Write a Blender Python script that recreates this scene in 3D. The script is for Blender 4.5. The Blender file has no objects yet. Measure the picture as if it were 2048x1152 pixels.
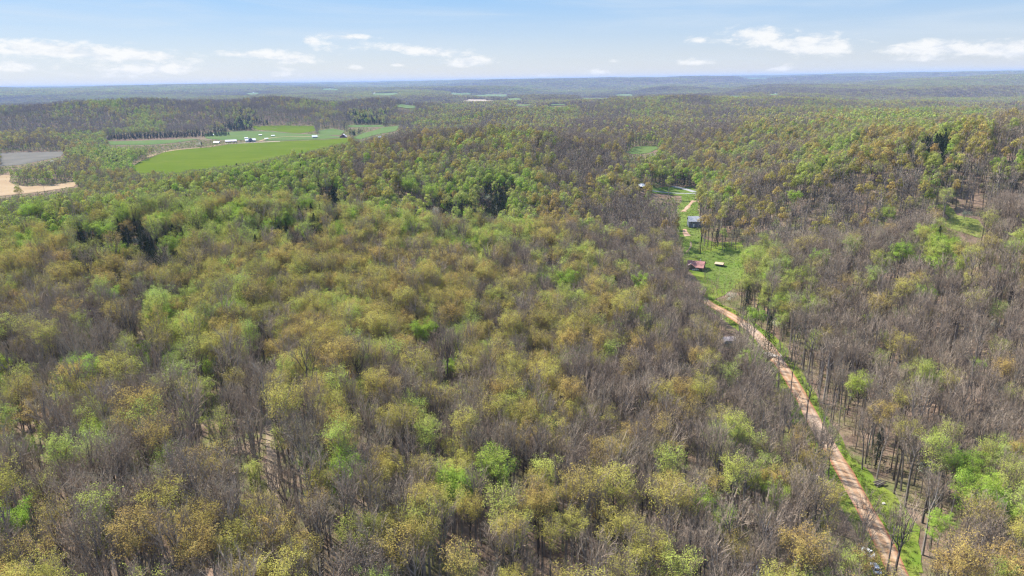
import bpy, bmesh, math, random
import numpy as np
from mathutils import Matrix, Vector
from mathutils.geometry import delaunay_2d_cdt

S = bpy.context.scene
C = S.collection
R = math.radians
rnd = random.Random(7)
nrng = np.random.default_rng(11)

# ------------------------------------------------------------------ camera
CAM_Z = 118.0
F_PX, PW, PH = 1384.0, 2048.0, 1152.0
PITCH, ROLL = R(16.75), R(0.92)
cam_d = bpy.data.cameras.new('camera')
cam_d.sensor_width = 36.0
cam_d.lens = 36.0 * F_PX / PW
cam_d.clip_start = 1.0
cam_d.clip_end = 90000.0
cam = bpy.data.objects.new('camera', cam_d)
C.objects.link(cam)
CM = Matrix.Translation((0, 0, CAM_Z)) @ Matrix.Rotation(R(90) - PITCH, 4, 'X') @ Matrix.Rotation(-ROLL, 4, 'Z')
cam.matrix_world = CM
S.camera = cam
CR = np.array(CM.to_3x3())

# ------------------------------------------------------------------ render settings, sky, sun, exposure
S.render.engine = 'CYCLES'
S.cycles.max_bounces = 5
S.cycles.diffuse_bounces = 3
S.cycles.transmission_bounces = 3
S.cycles.volume_bounces = 0
S.cycles.transparent_max_bounces = 4
S.cycles.caustics_reflective = False
S.cycles.caustics_refractive = False
S.cycles.use_denoising = True
S.cycles.denoiser = 'OPENIMAGEDENOISE'
S.cycles.denoising_input_passes = 'RGB_ALBEDO_NORMAL'
S.cycles.denoising_prefilter = 'NONE'
S.cycles.filter_width = 1.3
S.view_settings.view_transform = 'Standard'
S.view_settings.look = 'None'
S.view_settings.gamma = 1.0
S.view_settings.use_curve_mapping = False
S.view_settings.exposure = 1.25

SUN_EL = R(48)
SUN_DIR = Vector((-0.80, 0.60, 0)).normalized() * math.cos(SUN_EL) + Vector((0, 0, math.sin(SUN_EL)))
sun_d = bpy.data.lights.new('sun', 'SUN')
sun_d.energy = 3.9
sun_d.angle = R(0.53)
sun_d.color = (1.0, 0.955, 0.89)
sun = bpy.data.objects.new('sun', sun_d)
sun.rotation_euler = SUN_DIR.to_track_quat('Z', 'Y').to_euler()
C.objects.link(sun)


class NT:
    """small node-tree helper"""
    def __init__(self, tree):
        self.t = tree
        tree.nodes.clear()

    def n(self, typ, **kw):
        nd = self.t.nodes.new(typ)
        for k, v in kw.items():
            setattr(nd, k, v)
        return nd

    def put(self, sock, v):
        if hasattr(v, 'is_linked') or isinstance(v, bpy.types.NodeSocket):
            self.t.links.new(v, sock)
        elif isinstance(v, (tuple, list)) and len(v) == 3 and sock.type == 'RGBA':
            sock.default_value = (*v, 1)
        else:
            sock.default_value = v

    def m(self, op, a, b=None, c=None, clamp=False):
        nd = self.n('ShaderNodeMath', operation=op)
        nd.use_clamp = clamp
        for i, v in enumerate((a, b, c)):
            if v is not None:
                self.put(nd.inputs[i], v)
        return nd.outputs[0]

    def mix(self, f, a, b, blend='MIX'):
        nd = self.n('ShaderNodeMix', data_type='RGBA', blend_type=blend)
        self.put(nd.inputs['Factor'], f)
        self.put(nd.inputs[6], a)
        self.put(nd.inputs[7], b)
        return nd.outputs[2]

    def rng(self, v, a, b, c=0.0, d=1.0, smooth=True):
        nd = self.n('ShaderNodeMapRange')
        nd.interpolation_type = 'SMOOTHSTEP' if smooth else 'LINEAR'
        for s, x in zip(nd.inputs[:5], (v, a, b, c, d)):
            self.put(s, x)
        return nd.outputs[0]

    def noise(self, vec, scale, detail=4, rough=0.55, dist=0.0):
        nd = self.n('ShaderNodeTexNoise')
        if vec is not None:
            self.put(nd.inputs['Vector'], vec)
        nd.inputs['Scale'].default_value = scale
        nd.inputs['Detail'].default_value = detail
        nd.inputs['Roughness'].default_value = rough
        nd.inputs['Distortion'].default_value = dist
        return nd.outputs['Fac']


def pix_dir(px, py):
    v = np.array([px - PW / 2, PH / 2 - py, -F_PX], float)
    v = CR @ v
    return v / np.linalg.norm(v)


world = bpy.data.worlds.new('World')
S.world = world
world.use_nodes = True
W = NT(world.node_tree)
w_out = W.n('ShaderNodeOutputWorld')
w_bg = W.n('ShaderNodeBackground')
w_bg.inputs['Strength'].default_value = 0.15
sky = W.n('ShaderNodeTexSky', sky_type='NISHITA')
sky.sun_disc = False
sky.sun_elevation = SUN_EL
sky.sun_rotation = math.atan2(SUN_DIR.x, SUN_DIR.y)
sky.altitude = 300
sky.air_density = 1.0
sky.dust_density = 0.6
sky.ozone_density = 2.0
tc = W.n('ShaderNodeTexCoord')
sep = W.n('ShaderNodeSeparateXYZ')
W.put(sep.inputs[0], tc.outputs['Generated'])
az = W.m('ARCTAN2', sep.outputs[0], sep.outputs[1])
el = W.m('ARCSINE', sep.outputs[2])
comb = W.n('ShaderNodeCombineXYZ')
W.put(comb.inputs[0], az)
W.put(comb.inputs[1], W.m('MULTIPLY', el, 2.6))
cvec = comb.outputs[0]
SKY_HORIZON = (2.00, 2.00, 1.98)
SKY_UPPER = (0.50, 1.24, 2.30)
grad = W.rng(el, R(0.0), R(7.5), 0, 1, smooth=False)
clear = W.mix(W.m('POWER', grad, 0.85), SKY_HORIZON, SKY_UPPER)
low = W.rng(el, R(9), R(40), 1, 0)
base = W.mix(W.m('MULTIPLY', low, 0.92), sky.outputs[0], clear)
# thin high cloud, drawn out along the horizon
comb2 = W.n('ShaderNodeCombineXYZ')
W.put(comb2.inputs[0], W.m('ADD', W.m('MULTIPLY', az, 0.9), W.m('MULTIPLY', el, 2.2)))
W.put(comb2.inputs[1], W.m('MULTIPLY', el, 9.0))
veil = W.rng(W.noise(comb2.outputs[0], 3.6, 6, 0.55, 0.4), 0.42, 0.72)
base = W.mix(W.m('MULTIPLY', veil, 0.44), base, (2.04, 2.29, 2.54))
# fair-weather cumulus far off: (px, py, half width, half height, weight)
CLOUDS = [(60, 96, 75, 15, 1), (190, 106, 90, 15, 1), (290, 114, 85, 10, .8), (20, 133, 55, 14, 1), (240, 146, 70, 16, .9),
          (350, 137, 60, 12, .9), (495, 108, 55, 10, .7), (590, 120, 70, 14, 1), (575, 148, 35, 9, .7),
          (618, 82, 18, 8, .8), (700, 74, 60, 8, .55), (680, 98, 50, 14, .45), (790, 96, 50, 11, .8), (870, 105, 60, 12, .9),
          (945, 124, 60, 14, 1), (712, 135, 22, 6, .6), (1398, 80, 32, 10, .8), (1508, 72, 60, 19, 1.1), (1590, 92, 75, 16, .75),
          (1640, 96, 62, 22, 1.15), (1380, 125, 50, 9, .6), (1195, 145, 30, 9, .7), (1815, 98, 55, 13, .75), (1885, 98, 50, 15, .8),
          (1985, 100, 50, 14, .9), (2040, 104, 30, 18, .9), (1860, 118, 50, 8, .6), (1560, 138, 45, 8, .5), (1095, 150, 40, 7, .5),
          (1230, 122, 20, 6, .5), (795, 130, 18, 5, .5)]
tot = None
tophalf = None
for (px, py, hw, hh, wt) in CLOUDS:
    d = pix_dir(px, py)
    a0, e0 = math.atan2(d[0], d[1]), math.asin(d[2])
    kx, ky = F_PX / (hw * 0.82), F_PX / (hh * 0.9)
    wt = wt * .6 + .5
    dx = W.m('MULTIPLY', W.m('SUBTRACT', az, a0), kx)
    dy0 = W.m('MULTIPLY', W.m('SUBTRACT', el, e0), ky)
    # flatter base than top
    dy = W.m('MAXIMUM', dy0, W.m('MULTIPLY', dy0, -1.5))
    q = W.m('ADD', W.m('MULTIPLY', dx, dx), W.m('MULTIPLY', dy, dy))
    g = W.m('MULTIPLY', W.m('EXPONENT', W.m('MULTIPLY', q, -0.9)), wt)
    tot = g if tot is None else W.m('ADD', tot, g)
cn = W.noise(cvec, 34.0, 7, 0.62, 0.25)
cn2 = W.noise(cvec, 11.0, 3, 0.5)
dens = W.m('ADD', W.m('MULTIPLY', W.m('SUBTRACT', cn, 0.5), 2.4), W.m('MULTIPLY', W.m('SUBTRACT', cn2, 0.5), 0.7))
mask = W.rng(W.m('ADD', W.m('MINIMUM', tot, 1.15), dens), 0.30, 1.12)
mask = W.m('MULTIPLY', mask, W.rng(tot, 0.06, 0.3))
ccol = W.mix(W.rng(cn, 0.35, 0.6), (2.35, 2.46, 2.60), (2.90, 2.88, 2.82))
skycol = W.mix(W.m('MULTIPLY', mask, 0.86), base, ccol)
W.put(w_bg.inputs['Color'], skycol)
W.put(w_out.inputs['Surface'], w_bg.outputs[0])


# ------------------------------------------------------------------ terrain function
def sm(t):
    t = np.clip(t, 0, 1)
    return t * t * (3 - 2 * t)


def vnoise(x, y, s, seed=0):
    """smooth value noise, about -1..1, wavelength s"""
    x = np.asarray(x, float) / s + seed * 17.31
    y = np.asarray(y, float) / s + seed * 9.77
    xi, yi = np.floor(x).astype(np.int64), np.floor(y).astype(np.int64)
    u, v = sm(x - xi), sm(y - yi)

    def hsh(a, b):
        n = (a * 374761393 + b * 668265263 + seed * 1442695041) & 0xFFFFFFFF
        n = ((n ^ (n >> 13)) * 1274126177) & 0xFFFFFFFF
        n = (n ^ (n >> 16)) & 0xFFFFFF
        return n / float(0xFFFFFF) * 2 - 1
    return (hsh(xi, yi) * (1 - u) + hsh(xi + 1, yi) * u) * (1 - v) + (hsh(xi, yi + 1) * (1 - u) + hsh(xi + 1, yi + 1) * u) * v


def zv(y):
    return 0.010 * (np.asarray(y, float) - 150)


def plane_hit(px, py):
    d = pix_dir(px, py)
    t = 300.0
    for _ in range(30):
        z = float(zv(d[1] * t))
        t = (z - CAM_Z) / d[2]
    return d[0] * t, d[1] * t


ROAD_PX = [(1830, 1215), (1800, 1160), (1778, 1110), (1748, 1050), (1708, 980), (1667, 908), (1632, 848), (1602, 794), (1577, 752),
           (1548, 711), (1527, 687), (1500, 663), (1467, 641), (1425, 616), (1404, 600), (1392, 590)]
road_w = np.array([plane_hit(*p) for p in ROAD_PX])
_extra = np.array([plane_hit(*p) for p in [(1378, 572), (1366, 548), (1368, 520), (1376, 500), (1372, 468), (1372, 425), (1388, 404)]])
_ay = np.concatenate(([-2000, 60], road_w[:, 1], _extra[:, 1], [1400, 4000]))
_ax = np.concatenate(([road_w[0, 0] - 40, road_w[0, 0] - 18], road_w[:, 0], _extra[:, 0], [330, 420]))
_o = np.argsort(_ay)
_ay, _ax = _ay[_o], _ax[_o]


def xv(y):
    return np.interp(y, _ay, _ax)


CULV = plane_hit(1537, 714)


def H(x, y):
    x = np.asarray(x, float)
    y = np.asarray(y, float)
    r = np.hypot(x, y)
    s = x - xv(y)
    wide = 1 + 0.25 * vnoise(x, y, 260, 3)
    hl = (27 + 7 * vnoise(x, y, 210, 1)) * sm((-s - 16) / (190 * wide))
    hr = (56 + 14 * vnoise(x, y, 230, 2)) * sm((s - 20) / (230 * wide))
    away = sm((np.abs(s) - 9) / 50)
    # spurs and hollows
    spur = (10.5 * vnoise(x, y, 125, 4) + 1.6 * vnoise(x, y, 38, 5)) * away
    near = zv(y) + hl + hr + spur
    near = near - 13 * np.exp(-(((x + 235) / 170) ** 2 + ((y - 500) / 60) ** 2))
    near = near + 6 * np.exp(-(((x + 170) / 220) ** 2 + ((y - 400) / 55) ** 2))
    near = near + 26 * np.exp(-(((x + 60) / 190) ** 2 + ((y - 830) / 110) ** 2))
    near = near - 24 * np.exp(-(((x - 250) / 90) ** 2 + ((y - 400) / 50) ** 2)) + 14 * np.exp(-(((x - 240) / 150) ** 2 + ((y - 520) / 60) ** 2)) + 8 * np.exp(-(((x - 210) / 80) ** 2 + ((y - 325) / 35) ** 2))
    roll = 5 + 29 * vnoise(x, y, 520, 6) + 13 * vnoise(x, y, 230, 7)
    near = near - 36 * sm((-x - 170) / 280) * sm((y - 400) / 200)
    w = sm((y - 620) / 520)
    h = near * (1 - w) + roll * w
    qa = np.hypot((x + 820) / 470, (y - 1130) / 420)
    qb = np.hypot((x + 520) / 520, (y - 1560) / 430)
    q = np.minimum(qa, qb)
    m = 1 - sm((q - 0.78) / 0.55)
    h = h * (1 - m) + (-10 + 1.2 * vnoise(x, y, 300, 8)) * m
    # forested ridge behind the farm
    ax_, ay_, bx_, by_ = -3600, 1750, -150, 2650
    L = math.hypot(bx_ - ax_, by_ - ay_)
    ux, uy = (bx_ - ax_) / L, (by_ - ay_) / L
    al = (x - ax_) * ux + (y - ay_) * uy
    pr = (x - ax_) * (-uy) + (y - ay_) * ux
    rid = (50 - 16 * sm((al - L * .45) / (L * .3)) + 14 * vnoise(x, y, 520, 9)) * np.exp(-(pr / 300) ** 2) + (22 + 20 * vnoise(x, y, 300, 16)) * np.exp(-((pr + 420) / 170) ** 2) * sm((L * .55 - al) / 500)
    rid = rid * (1 - sm((al - L * 0.72) / (L * 0.4)))
    rid = rid * (1 + 0.42 * vnoise(x, y, 210, 10) + 0.15 * vnoise(x, y, 90, 15))
    h = h + rid * (1 - m)
    # dissected plateau running out to the horizon
    P = -4 + 116 * sm((r - 3600) / 11500)
    val = 0.5 + 0.5 * vnoise(x, y, 2100, 12) + 0.28 * vnoise(x, y, 820, 13)
    far = P - (26 + 44 * sm((r - 2500) / 6000)) * sm((val - 0.3) / 0.45) * (1 - 0.55 * sm((r - 13000) / 6000))
    far = far + 10 * vnoise(x, y, 420, 14)
    wf = sm((r - 2700) / 1100)
    h = h * (1 - wf) + far * wf + rid * wf * (1 - m) * 0.9
    # creek pit beside the culvert
    h = h - 2.6 * np.exp(-(((x - CULV[0] + 2.5) / 3.5) ** 2 + ((y - CULV[1]) / 4.5) ** 2))
    return h


def project(x, y, z):
    v = np.stack([np.asarray(x, float), np.asarray(y, float), np.asarray(z, float) - CAM_Z], -1) @ CR
    return PW / 2 + F_PX * v[..., 0] / -v[..., 2], PH / 2 - F_PX * v[..., 1] / -v[..., 2], -v[..., 2]


_ts = np.concatenate((np.arange(100, 900, 1.0), np.geomspace(900, 24000, 2600)))


def at(px, py, dz=0.0):
    """the point of the ground (raised by dz) seen at a place in the photograph"""
    d = pix_dir(px, py)
    hz = H(d[0] * _ts, d[1] * _ts) + dz
    under = (CAM_Z + d[2] * _ts) < hz
    i = int(np.argmax(under)) if under.any() else len(_ts) - 1
    t0, t1 = _ts[max(i - 1, 0)], _ts[i]
    for _ in range(18):
        tm = 0.5 * (t0 + t1)
        if CAM_Z + d[2] * tm < float(H(d[0] * tm, d[1] * tm)) + dz:
            t1 = tm
        else:
            t0 = tm
    return np.array([d[0] * t1, d[1] * t1])


# ------------------------------------------------------------------ materials
def mat(name):
    m = bpy.data.materials.new(name)
    m.use_nodes = True
    t = NT(m.node_tree)
    out = t.n('ShaderNodeOutputMaterial')
    return m, t, out


def world_pos(t):
    return t.n('ShaderNodeNewGeometry').outputs['Position']


def simple(name, col, rough=0.7, var=0.15, scale=1.5, metal=0.0, bump=0.0):
    m, t, out = mat(name)
    b = t.n('ShaderNodeBsdfPrincipled')
    nz = t.noise(world_pos(t), scale, 5, 0.6)
    k = t.rng(nz, 0.3, 0.7, 1 - var, 1 + var, smooth=False)
    cm = t.n('ShaderNodeVectorMath', operation='SCALE')
    cm.inputs[0].default_value = col
    t.put(cm.inputs['Scale'], k)
    t.put(b.inputs['Base Color'], cm.outputs[0])
    b.inputs['Roughness'].default_value = rough
    b.inputs['Metallic'].default_value = metal
    t.put(out.inputs['Surface'], b.outputs[0])
    return m


def bark_mat(name, dark, light):
    m, t, out = mat(name)
    b = t.n('ShaderNodeBsdfDiffuse')
    oi = t.n('ShaderNodeObjectInfo')
    nz = t.noise(world_pos(t), 0.9, 3, 0.6)
    f = t.m('ADD', t.m('MULTIPLY', nz, 0.6), t.m('MULTIPLY', oi.outputs['Random'], 0.5))
    t.put(b.inputs['Color'], t.mix(t.rng(f, 0.2, 0.9), dark, light))
    t.put(out.inputs['Surface'], b.outputs[0])
    return m


def leaf_mat(name, cols, trans=0.35, spread=0.5):
    """cols: three colours that single trees range over"""
    m, t, out = mat(name)
    oi = t.n('ShaderNodeObjectInfo')
    stand = t.noise(oi.outputs['Location'], 0.011, 2, 0.5)
    f = t.m('ADD', t.m('MULTIPLY', oi.outputs['Random'], 0.95), t.m('MULTIPLY', t.m('SUBTRACT', stand, 0.5), 0.9))
    f = t.m('ADD', f, 0.03)
    own = t.m('FRACT', t.m('MULTIPLY', oi.outputs['Random'], 17.31))
    c = t.mix(t.rng(f, 0.0, 0.5, smooth=False), cols[0], cols[1])
    c = t.mix(t.rng(f, 0.5, 1.0, smooth=False), c, cols[2])
    nz = t.noise(world_pos(t), 0.55, 3, 0.7)
    hs = t.n('ShaderNodeHueSaturation')
    t.put(hs.inputs['Color'], c)
    t.put(hs.inputs['Value'], t.m('MULTIPLY', t.rng(nz, 0.3, 0.7, 0.80, 1.2, smooth=False), t.rng(own, 0.0, 1.0, 0.84, 1.2, smooth=False)))
    t.put(hs.inputs['Hue'], t.rng(t.noise(world_pos(t), 0.21, 2, 0.5), 0.3, 0.7, 0.488, 0.512, smooth=False))
    d = t.n('ShaderNodeBsdfDiffuse')
    tr = t.n('ShaderNodeBsdfTranslucent')
    t.put(d.inputs['Color'], hs.outputs[0])
    t.put(tr.inputs['Color'], hs.outputs[0])
    mx = t.n('ShaderNodeMixShader')
    mx.inputs[0].default_value = trans
    t.put(mx.inputs[1], d.outputs[0])
    t.put(mx.inputs[2], tr.outputs[0])
    t.put(out.inputs['Surface'], mx.outputs[0])
    return m


M = {}
M['bark'] = bark_mat('bark', (0.085, 0.070, 0.058), (0.30, 0.265, 0.235))
M['twig'] = bark_mat('twig', (0.265, 0.205, 0.15), (0.44, 0.345, 0.255))
M['bud'] = leaf_mat('bud', [(0.21, 0.15, 0.12), (0.20, 0.165, 0.12), (0.19, 0.17, 0.10)], 0.2)
M['catkin'] = leaf_mat('catkin', [(0.43, 0.30, 0.10), (0.42, 0.355, 0.09), (0.38, 0.365, 0.085)], 0.28)
M['spring'] = leaf_mat('spring_leaf', [(0.42, 0.42, 0.105), (0.38, 0.43, 0.095), (0.33, 0.41, 0.10)], 0.3)
M['lime'] = leaf_mat('lime_leaf', [(0.26, 0.385, 0.055), (0.31, 0.42, 0.065), (0.36, 0.43, 0.08)], 0.32)
M['cedar'] = leaf_mat('cedar_needle', [(0.030, 0.042, 0.022), (0.036, 0.050, 0.022), (0.045, 0.058, 0.028)], 0.1)
M['petal'] = leaf_mat('petal', [(0.62, 0.62, 0.50), (0.55, 0.58, 0.45), (0.50, 0.54, 0.36)], 0.35)
M['shrub'] = leaf_mat('shrub_leaf', [(0.26, 0.28, 0.09), (0.20, 0.27, 0.07), (0.27, 0.25, 0.10)], 0.35)


def ground_mat():
    m, t, out = mat('forest_floor')
    p = world_pos(t)
    b = t.n('ShaderNodeBsdfDiffuse')
    n1 = t.noise(p, 0.016, 4, 0.55)
    n2 = t.noise(p, 0.19, 6, 0.65)
    n3 = t.noise(p, 1.7, 4, 0.7)
    litter = t.mix(t.rng(n2, 0.33, 0.68), (0.125, 0.085, 0.062), (0.25, 0.175, 0.125))
    litter = t.mix(t.rng(n3, 0.45, 0.75, 0, 0.5), litter, (0.33, 0.255, 0.185))
    green = t.mix(t.rng(n3, 0.3, 0.7), (0.08, 0.115, 0.03), (0.16, 0.18, 0.055))
    gm = t.m('MULTIPLY', t.rng(n1, 0.40, 0.60), t.rng(t.noise(p, 0.07, 5, 0.65), 0.42, 0.62))
    t.put(b.inputs['Color'], t.mix(t.m('MULTIPLY', gm, 0.85), litter, green))
    t.put(out.inputs['Surface'], b.outputs[0])
    return m


def grass_mat(name, a, b_, c=None, s=0.05, bands=0.0):
    m, t, out = mat(name)
    p = world_pos(t)
    d = t.n('ShaderNodeBsdfDiffuse')
    n1 = t.noise(p, s, 4, 0.6)
    n2 = t.noise(p, s * 14, 5, 0.7)
    col = t.mix(t.rng(n1, 0.35, 0.65), a, b_)
    if c:
        col = t.mix(t.rng(n2, 0.5, 0.72, 0, 0.6), col, c)
    if bands:
        mp = t.n('ShaderNodeMapping')
        t.put(mp.inputs['Vector'], p)
        mp.inputs['Rotation'].default_value = (0, 0, R(14))
        mp.inputs['Scale'].default_value = (0.012, 0.16, 1)
        nb = t.noise(mp.outputs[0], 1.0, 3, 0.6)
        col = t.mix(t.rng(nb, 0.4, 0.62, 0, bands), col, tuple(x * .72 for x in a))
        col = t.mix(t.rng(t.noise(p, 0.03, 5, 0.7), 0.56, 0.7, 0, bands), col, (0.17, 0.165, 0.05))
    t.put(d.inputs['Color'], col)
    t.put(out.inputs['Surface'], d.outputs[0])
    return m


def road_mat():
    m, t, out = mat('gravel_road')
    p = world_pos(t)
    d = t.n('ShaderNodeBsdfDiffuse')
    at_ = t.n('ShaderNodeAttribute')
    at_.attribute_name = 'across'
    u = at_.outputs['Fac']       # -1..1 across the road
    au = t.m('ABSOLUTE', u)
    n1 = t.noise(p, 0.22, 6, 0.65)
    n2 = t.noise(p, 3.0, 4, 0.7)
    n3 = t.noise(p, 0.035, 3, 0.5)
    col = t.mix(t.rng(n1, 0.35, 0.66), (0.33, 0.185, 0.10), (0.44, 0.30, 0.19))
    track = t.m('MULTIPLY', t.rng(t.m('ABSOLUTE', t.m('SUBTRACT', au, 0.42)), 0.06, 0.24, 1, 0), t.rng(n1, 0.3, 0.6, 0.5, 1))
    col = t.mix(t.m('MULTIPLY', track, 0.65), col, (0.50, 0.38, 0.265))
    edge = t.rng(t.m('ADD', au, t.m('MULTIPLY', t.m('SUBTRACT', n1, 0.5), 0.7)), 0.72, 0.95)
    col = t.mix(edge, col, (0.36, 0.155, 0.085))
    col = t.mix(t.rng(n2, 0.55, 0.75, 0, 0.4), col, (0.52, 0.42, 0.32))
    grey = t.rng(n3, 0.5, 0.62, 0, 0.5)
    col = t.mix(grey, col, (0.43, 0.36, 0.30))
    t.put(d.inputs['Color'], col)
    t.put(out.inputs['Surface'], d.outputs[0])
    return m


M['floor'] = ground_mat()
M['field'] = grass_mat('field_grass', (0.094, 0.136, 0.009), (0.110, 0.148, 0.011), (0.122, 0.146, 0.022), 0.012, 0.4)
M['pasture'] = grass_mat('pasture_grass', (0.090, 0.144, 0.043), (0.115, 0.158, 0.050), (0.144, 0.151, 0.065), 0.014)
M['lawn'] = grass_mat('lawn_grass', (0.11, 0.165, 0.03), (0.145, 0.185, 0.045), (0.185, 0.18, 0.075), 0.06)
M['verge'] = grass_mat('verge_grass', (0.12, 0.185, 0.025), (0.19, 0.225, 0.04), (0.22, 0.20, 0.07), 0.10)
M['meadow'] = grass_mat('meadow_grass', (0.14, 0.22, 0.035), (0.22, 0.23, 0.06), (0.24, 0.21, 0.08), 0.04)
M['tan'] = grass_mat('tan_soil', (0.320, 0.224, 0.132), (0.368, 0.272, 0.168), (0.240, 0.216, 0.104), 0.03)
M['greyfield'] = grass_mat('fallow', (0.128, 0.120, 0.101), (0.165, 0.150, 0.124), (0.112, 0.128, 0.068), 0.02)
M['farfield'] = grass_mat('far_grass', (0.115, 0.166, 0.061), (0.151, 0.194, 0.079), None, 0.004)
M['clay'] = grass_mat('clay_soil', (0.38, 0.235, 0.15), (0.48, 0.34, 0.25), (0.28, 0.18, 0.11), 0.25)
M['track'] = grass_mat('track_soil', (0.23, 0.175, 0.12), (0.31, 0.235, 0.175), (0.17, 0.175, 0.075), 0.12)
M['quarry'] = grass_mat('quarry_sand', (0.36, 0.29, 0.22), (0.42, 0.35, 0.28), None, 0.01)
M['road'] = road_mat()
M['paved'] = simple('pale_asphalt', (0.30, 0.30, 0.30), 0.9)
M['concrete'] = simple('concrete', (0.47, 0.42, 0.365), 0.85, 0.12, 0.8)
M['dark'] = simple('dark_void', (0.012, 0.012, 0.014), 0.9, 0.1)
M['white_wall'] = simple('white_boards', (0.74, 0.74, 0.73), 0.6, 0.06)
M['white_metal'] = simple('white_metal_roof', (0.80, 0.80, 0.80), 0.45, 0.06)
M['rust_roof'] = simple('pink_white_roof', (0.74, 0.66, 0.66), 0.5, 0.12, 0.5)
M['red_wall'] = simple('dark_red_boards', (0.13, 0.035, 0.035), 0.7, 0.2)
M['brown_wall'] = simple('brown_boards', (0.17, 0.125, 0.105), 0.75, 0.2)
M['red_roof'] = simple('red_shingles', (0.33, 0.15, 0.125), 0.8, 0.22, 0.7)
M['grey_roof'] = simple('grey_shingles', (0.33, 0.34, 0.36), 0.7, 0.1, 0.8)
M['slate_wall'] = simple('blue_grey_siding', (0.14, 0.155, 0.20), 0.6, 0.1)
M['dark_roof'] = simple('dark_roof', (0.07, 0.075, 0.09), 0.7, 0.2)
M['weathered'] = simple('weathered_metal', (0.36, 0.35, 0.35), 0.6, 0.35, 0.9)
M['pale_roof'] = simple('faded_and_sunlit_roof', (0.55, 0.44, 0.39), 0.7, 0.25, 1.2)
M['tan_board'] = simple('tan_boards', (0.50, 0.38, 0.24), 0.8, 0.2)
M['log'] = simple('pale_log', (0.32, 0.26, 0.21), 0.9, 0.3, 2.0)
M['stone'] = simple('pale_stone', (0.45, 0.43, 0.40), 0.9, 0.2)
M['silver'] = simple('silver_paint', (0.60, 0.63, 0.68), 0.28, 0.03, 1, 0.35)
M['white_paint'] = simple('white_paint', (0.78, 0.78, 0.76), 0.3, 0.03)
M['glass'] = simple('dark_glass', (0.03, 0.035, 0.045), 0.08, 0.0)
M['tyre'] = simple('tyre_rubber', (0.02, 0.02, 0.02), 0.9, 0.1)
M['lamp'] = simple('red_lens', (0.30, 0.02, 0.02), 0.25, 0.0)
M['clear_lens'] = simple('clear_lens', (0.75, 0.75, 0.72), 0.2, 0.0)


# ------------------------------------------------------------------ mesh builder
class MB:
    def __init__(self):
        self.v, self.f, self.k = [], [], []

    def add(self, vs, fs, k=0):
        o = len(self.v)
        self.v.extend(vs)
        for f in fs:
            self.f.append(tuple(i + o for i in f))
            self.k.append(k)

    def tube(self, pts, radii, sides=4, k=0):
        pts = [Vector(p) for p in pts]
        vs = []
        for i, p in enumerate(pts):
            d = (pts[min(i + 1, len(pts) - 1)] - pts[max(i - 1, 0)]).normalized()
            a = d.orthogonal().normalized() if abs(d.z) < 0.9 else Vector((1, 0, 0)).cross(d).normalized()
            b = d.cross(a)
            for s in range(sides):
                t = 2 * math.pi * s / sides
                q = p + (a * math.cos(t) + b * math.sin(t)) * radii[i]
                vs.append((q.x, q.y, q.z))
        fs = []
        for i in range(len(pts) - 1):
            for s in range(sides):
                s2 = (s + 1) % sides
                fs.append((i * sides + s, i * sides + s2, (i + 1) * sides + s2, (i + 1) * sides + s))
        self.add(vs, fs, k)

    def twig(self, p, q, w, k=0, rg=rnd):
        d = q - p
        a = d.cross(Vector((rg.uniform(-1, 1), rg.uniform(-1, 1), rg.uniform(-1, 1))))
        if a.length < 1e-6:
            return
        a = a.normalized() * (w * 0.5)
        self.add([tuple(p + a), tuple(p - a), tuple(q)], [(0, 1, 2)], k)

    def leaf(self, p, s, k=1, rg=rnd, up=0.8, out=None):
        n = Vector((rg.gauss(0, 1), rg.gauss(0, 1), rg.gauss(0, 1) + up))
        if out is not None:
            n = n * 0.42 + out
        n = n.normalized()
        a = n.orthogonal().normalized()
        b = n.cross(a)
        t = rg.uniform(0, 6.28)
        c1 = (a * math.cos(t) + b * math.sin(t)) * s
        c2 = (b * math.cos(t) - a * math.sin(t)) * s * rg.uniform(0.55, 0.9)
        self.add([tuple(p - c1 * .5), tuple(p + c2 * .5), tuple(p + c1 * .5), tuple(p - c2 * .5)], [(0, 1, 2, 3)], k)

    def box(self, x0, y0, z0, x1, y1, z1, k=0):
        self.add([(x0, y0, z0), (x1, y0, z0), (x1, y1, z0), (x0, y1, z0), (x0, y0, z1), (x1, y0, z1), (x1, y1, z1), (x0, y1, z1)],
                 [(0, 3, 2, 1), (4, 5, 6, 7), (0, 1, 5, 4), (1, 2, 6, 5), (2, 3, 7, 6), (3, 0, 4, 7)], k)

    def prism(self, prof, y0, y1, k=0):
        """closed outline prof [(x, z)] run from y0 to y1"""
        n = len(prof)
        vs = [(x, y0, z) for x, z in prof] + [(x, y1, z) for x, z in prof]
        fs = [(i, (i + 1) % n, n + (i + 1) % n, n + i) for i in range(n)]
        fs += [tuple(range(n - 1, -1, -1)), tuple(range(n, 2 * n))]
        self.add(vs, fs, k)

    def mesh(self, name, mats):
        me = bpy.data.meshes.new(name)
        me.from_pydata(self.v, [], self.f)
        for m in mats:
            me.materials.append(m)
        if any(self.k):
            me.polygons.foreach_set('material_index', self.k)
        me.update()
        return me


def tag(o, label=None, cat=None, group=None, kind=None):
    if label:
        o['label'] = label
    if cat:
        o['category'] = cat
    if group:
        o['group'] = group
    if kind:
        o['kind'] = kind
    return o


def link(name, me, parent=None):
    o = bpy.data.objects.new(name, me)
    C.objects.link(o)
    if parent is not None:
        o.parent = parent
    return o


def obj(name, mb, mats, parent=None):
    if not isinstance(mats, (list, tuple)):
        mats = [mats]
    return link(name, mb.mesh(name, mats), parent)


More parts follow.
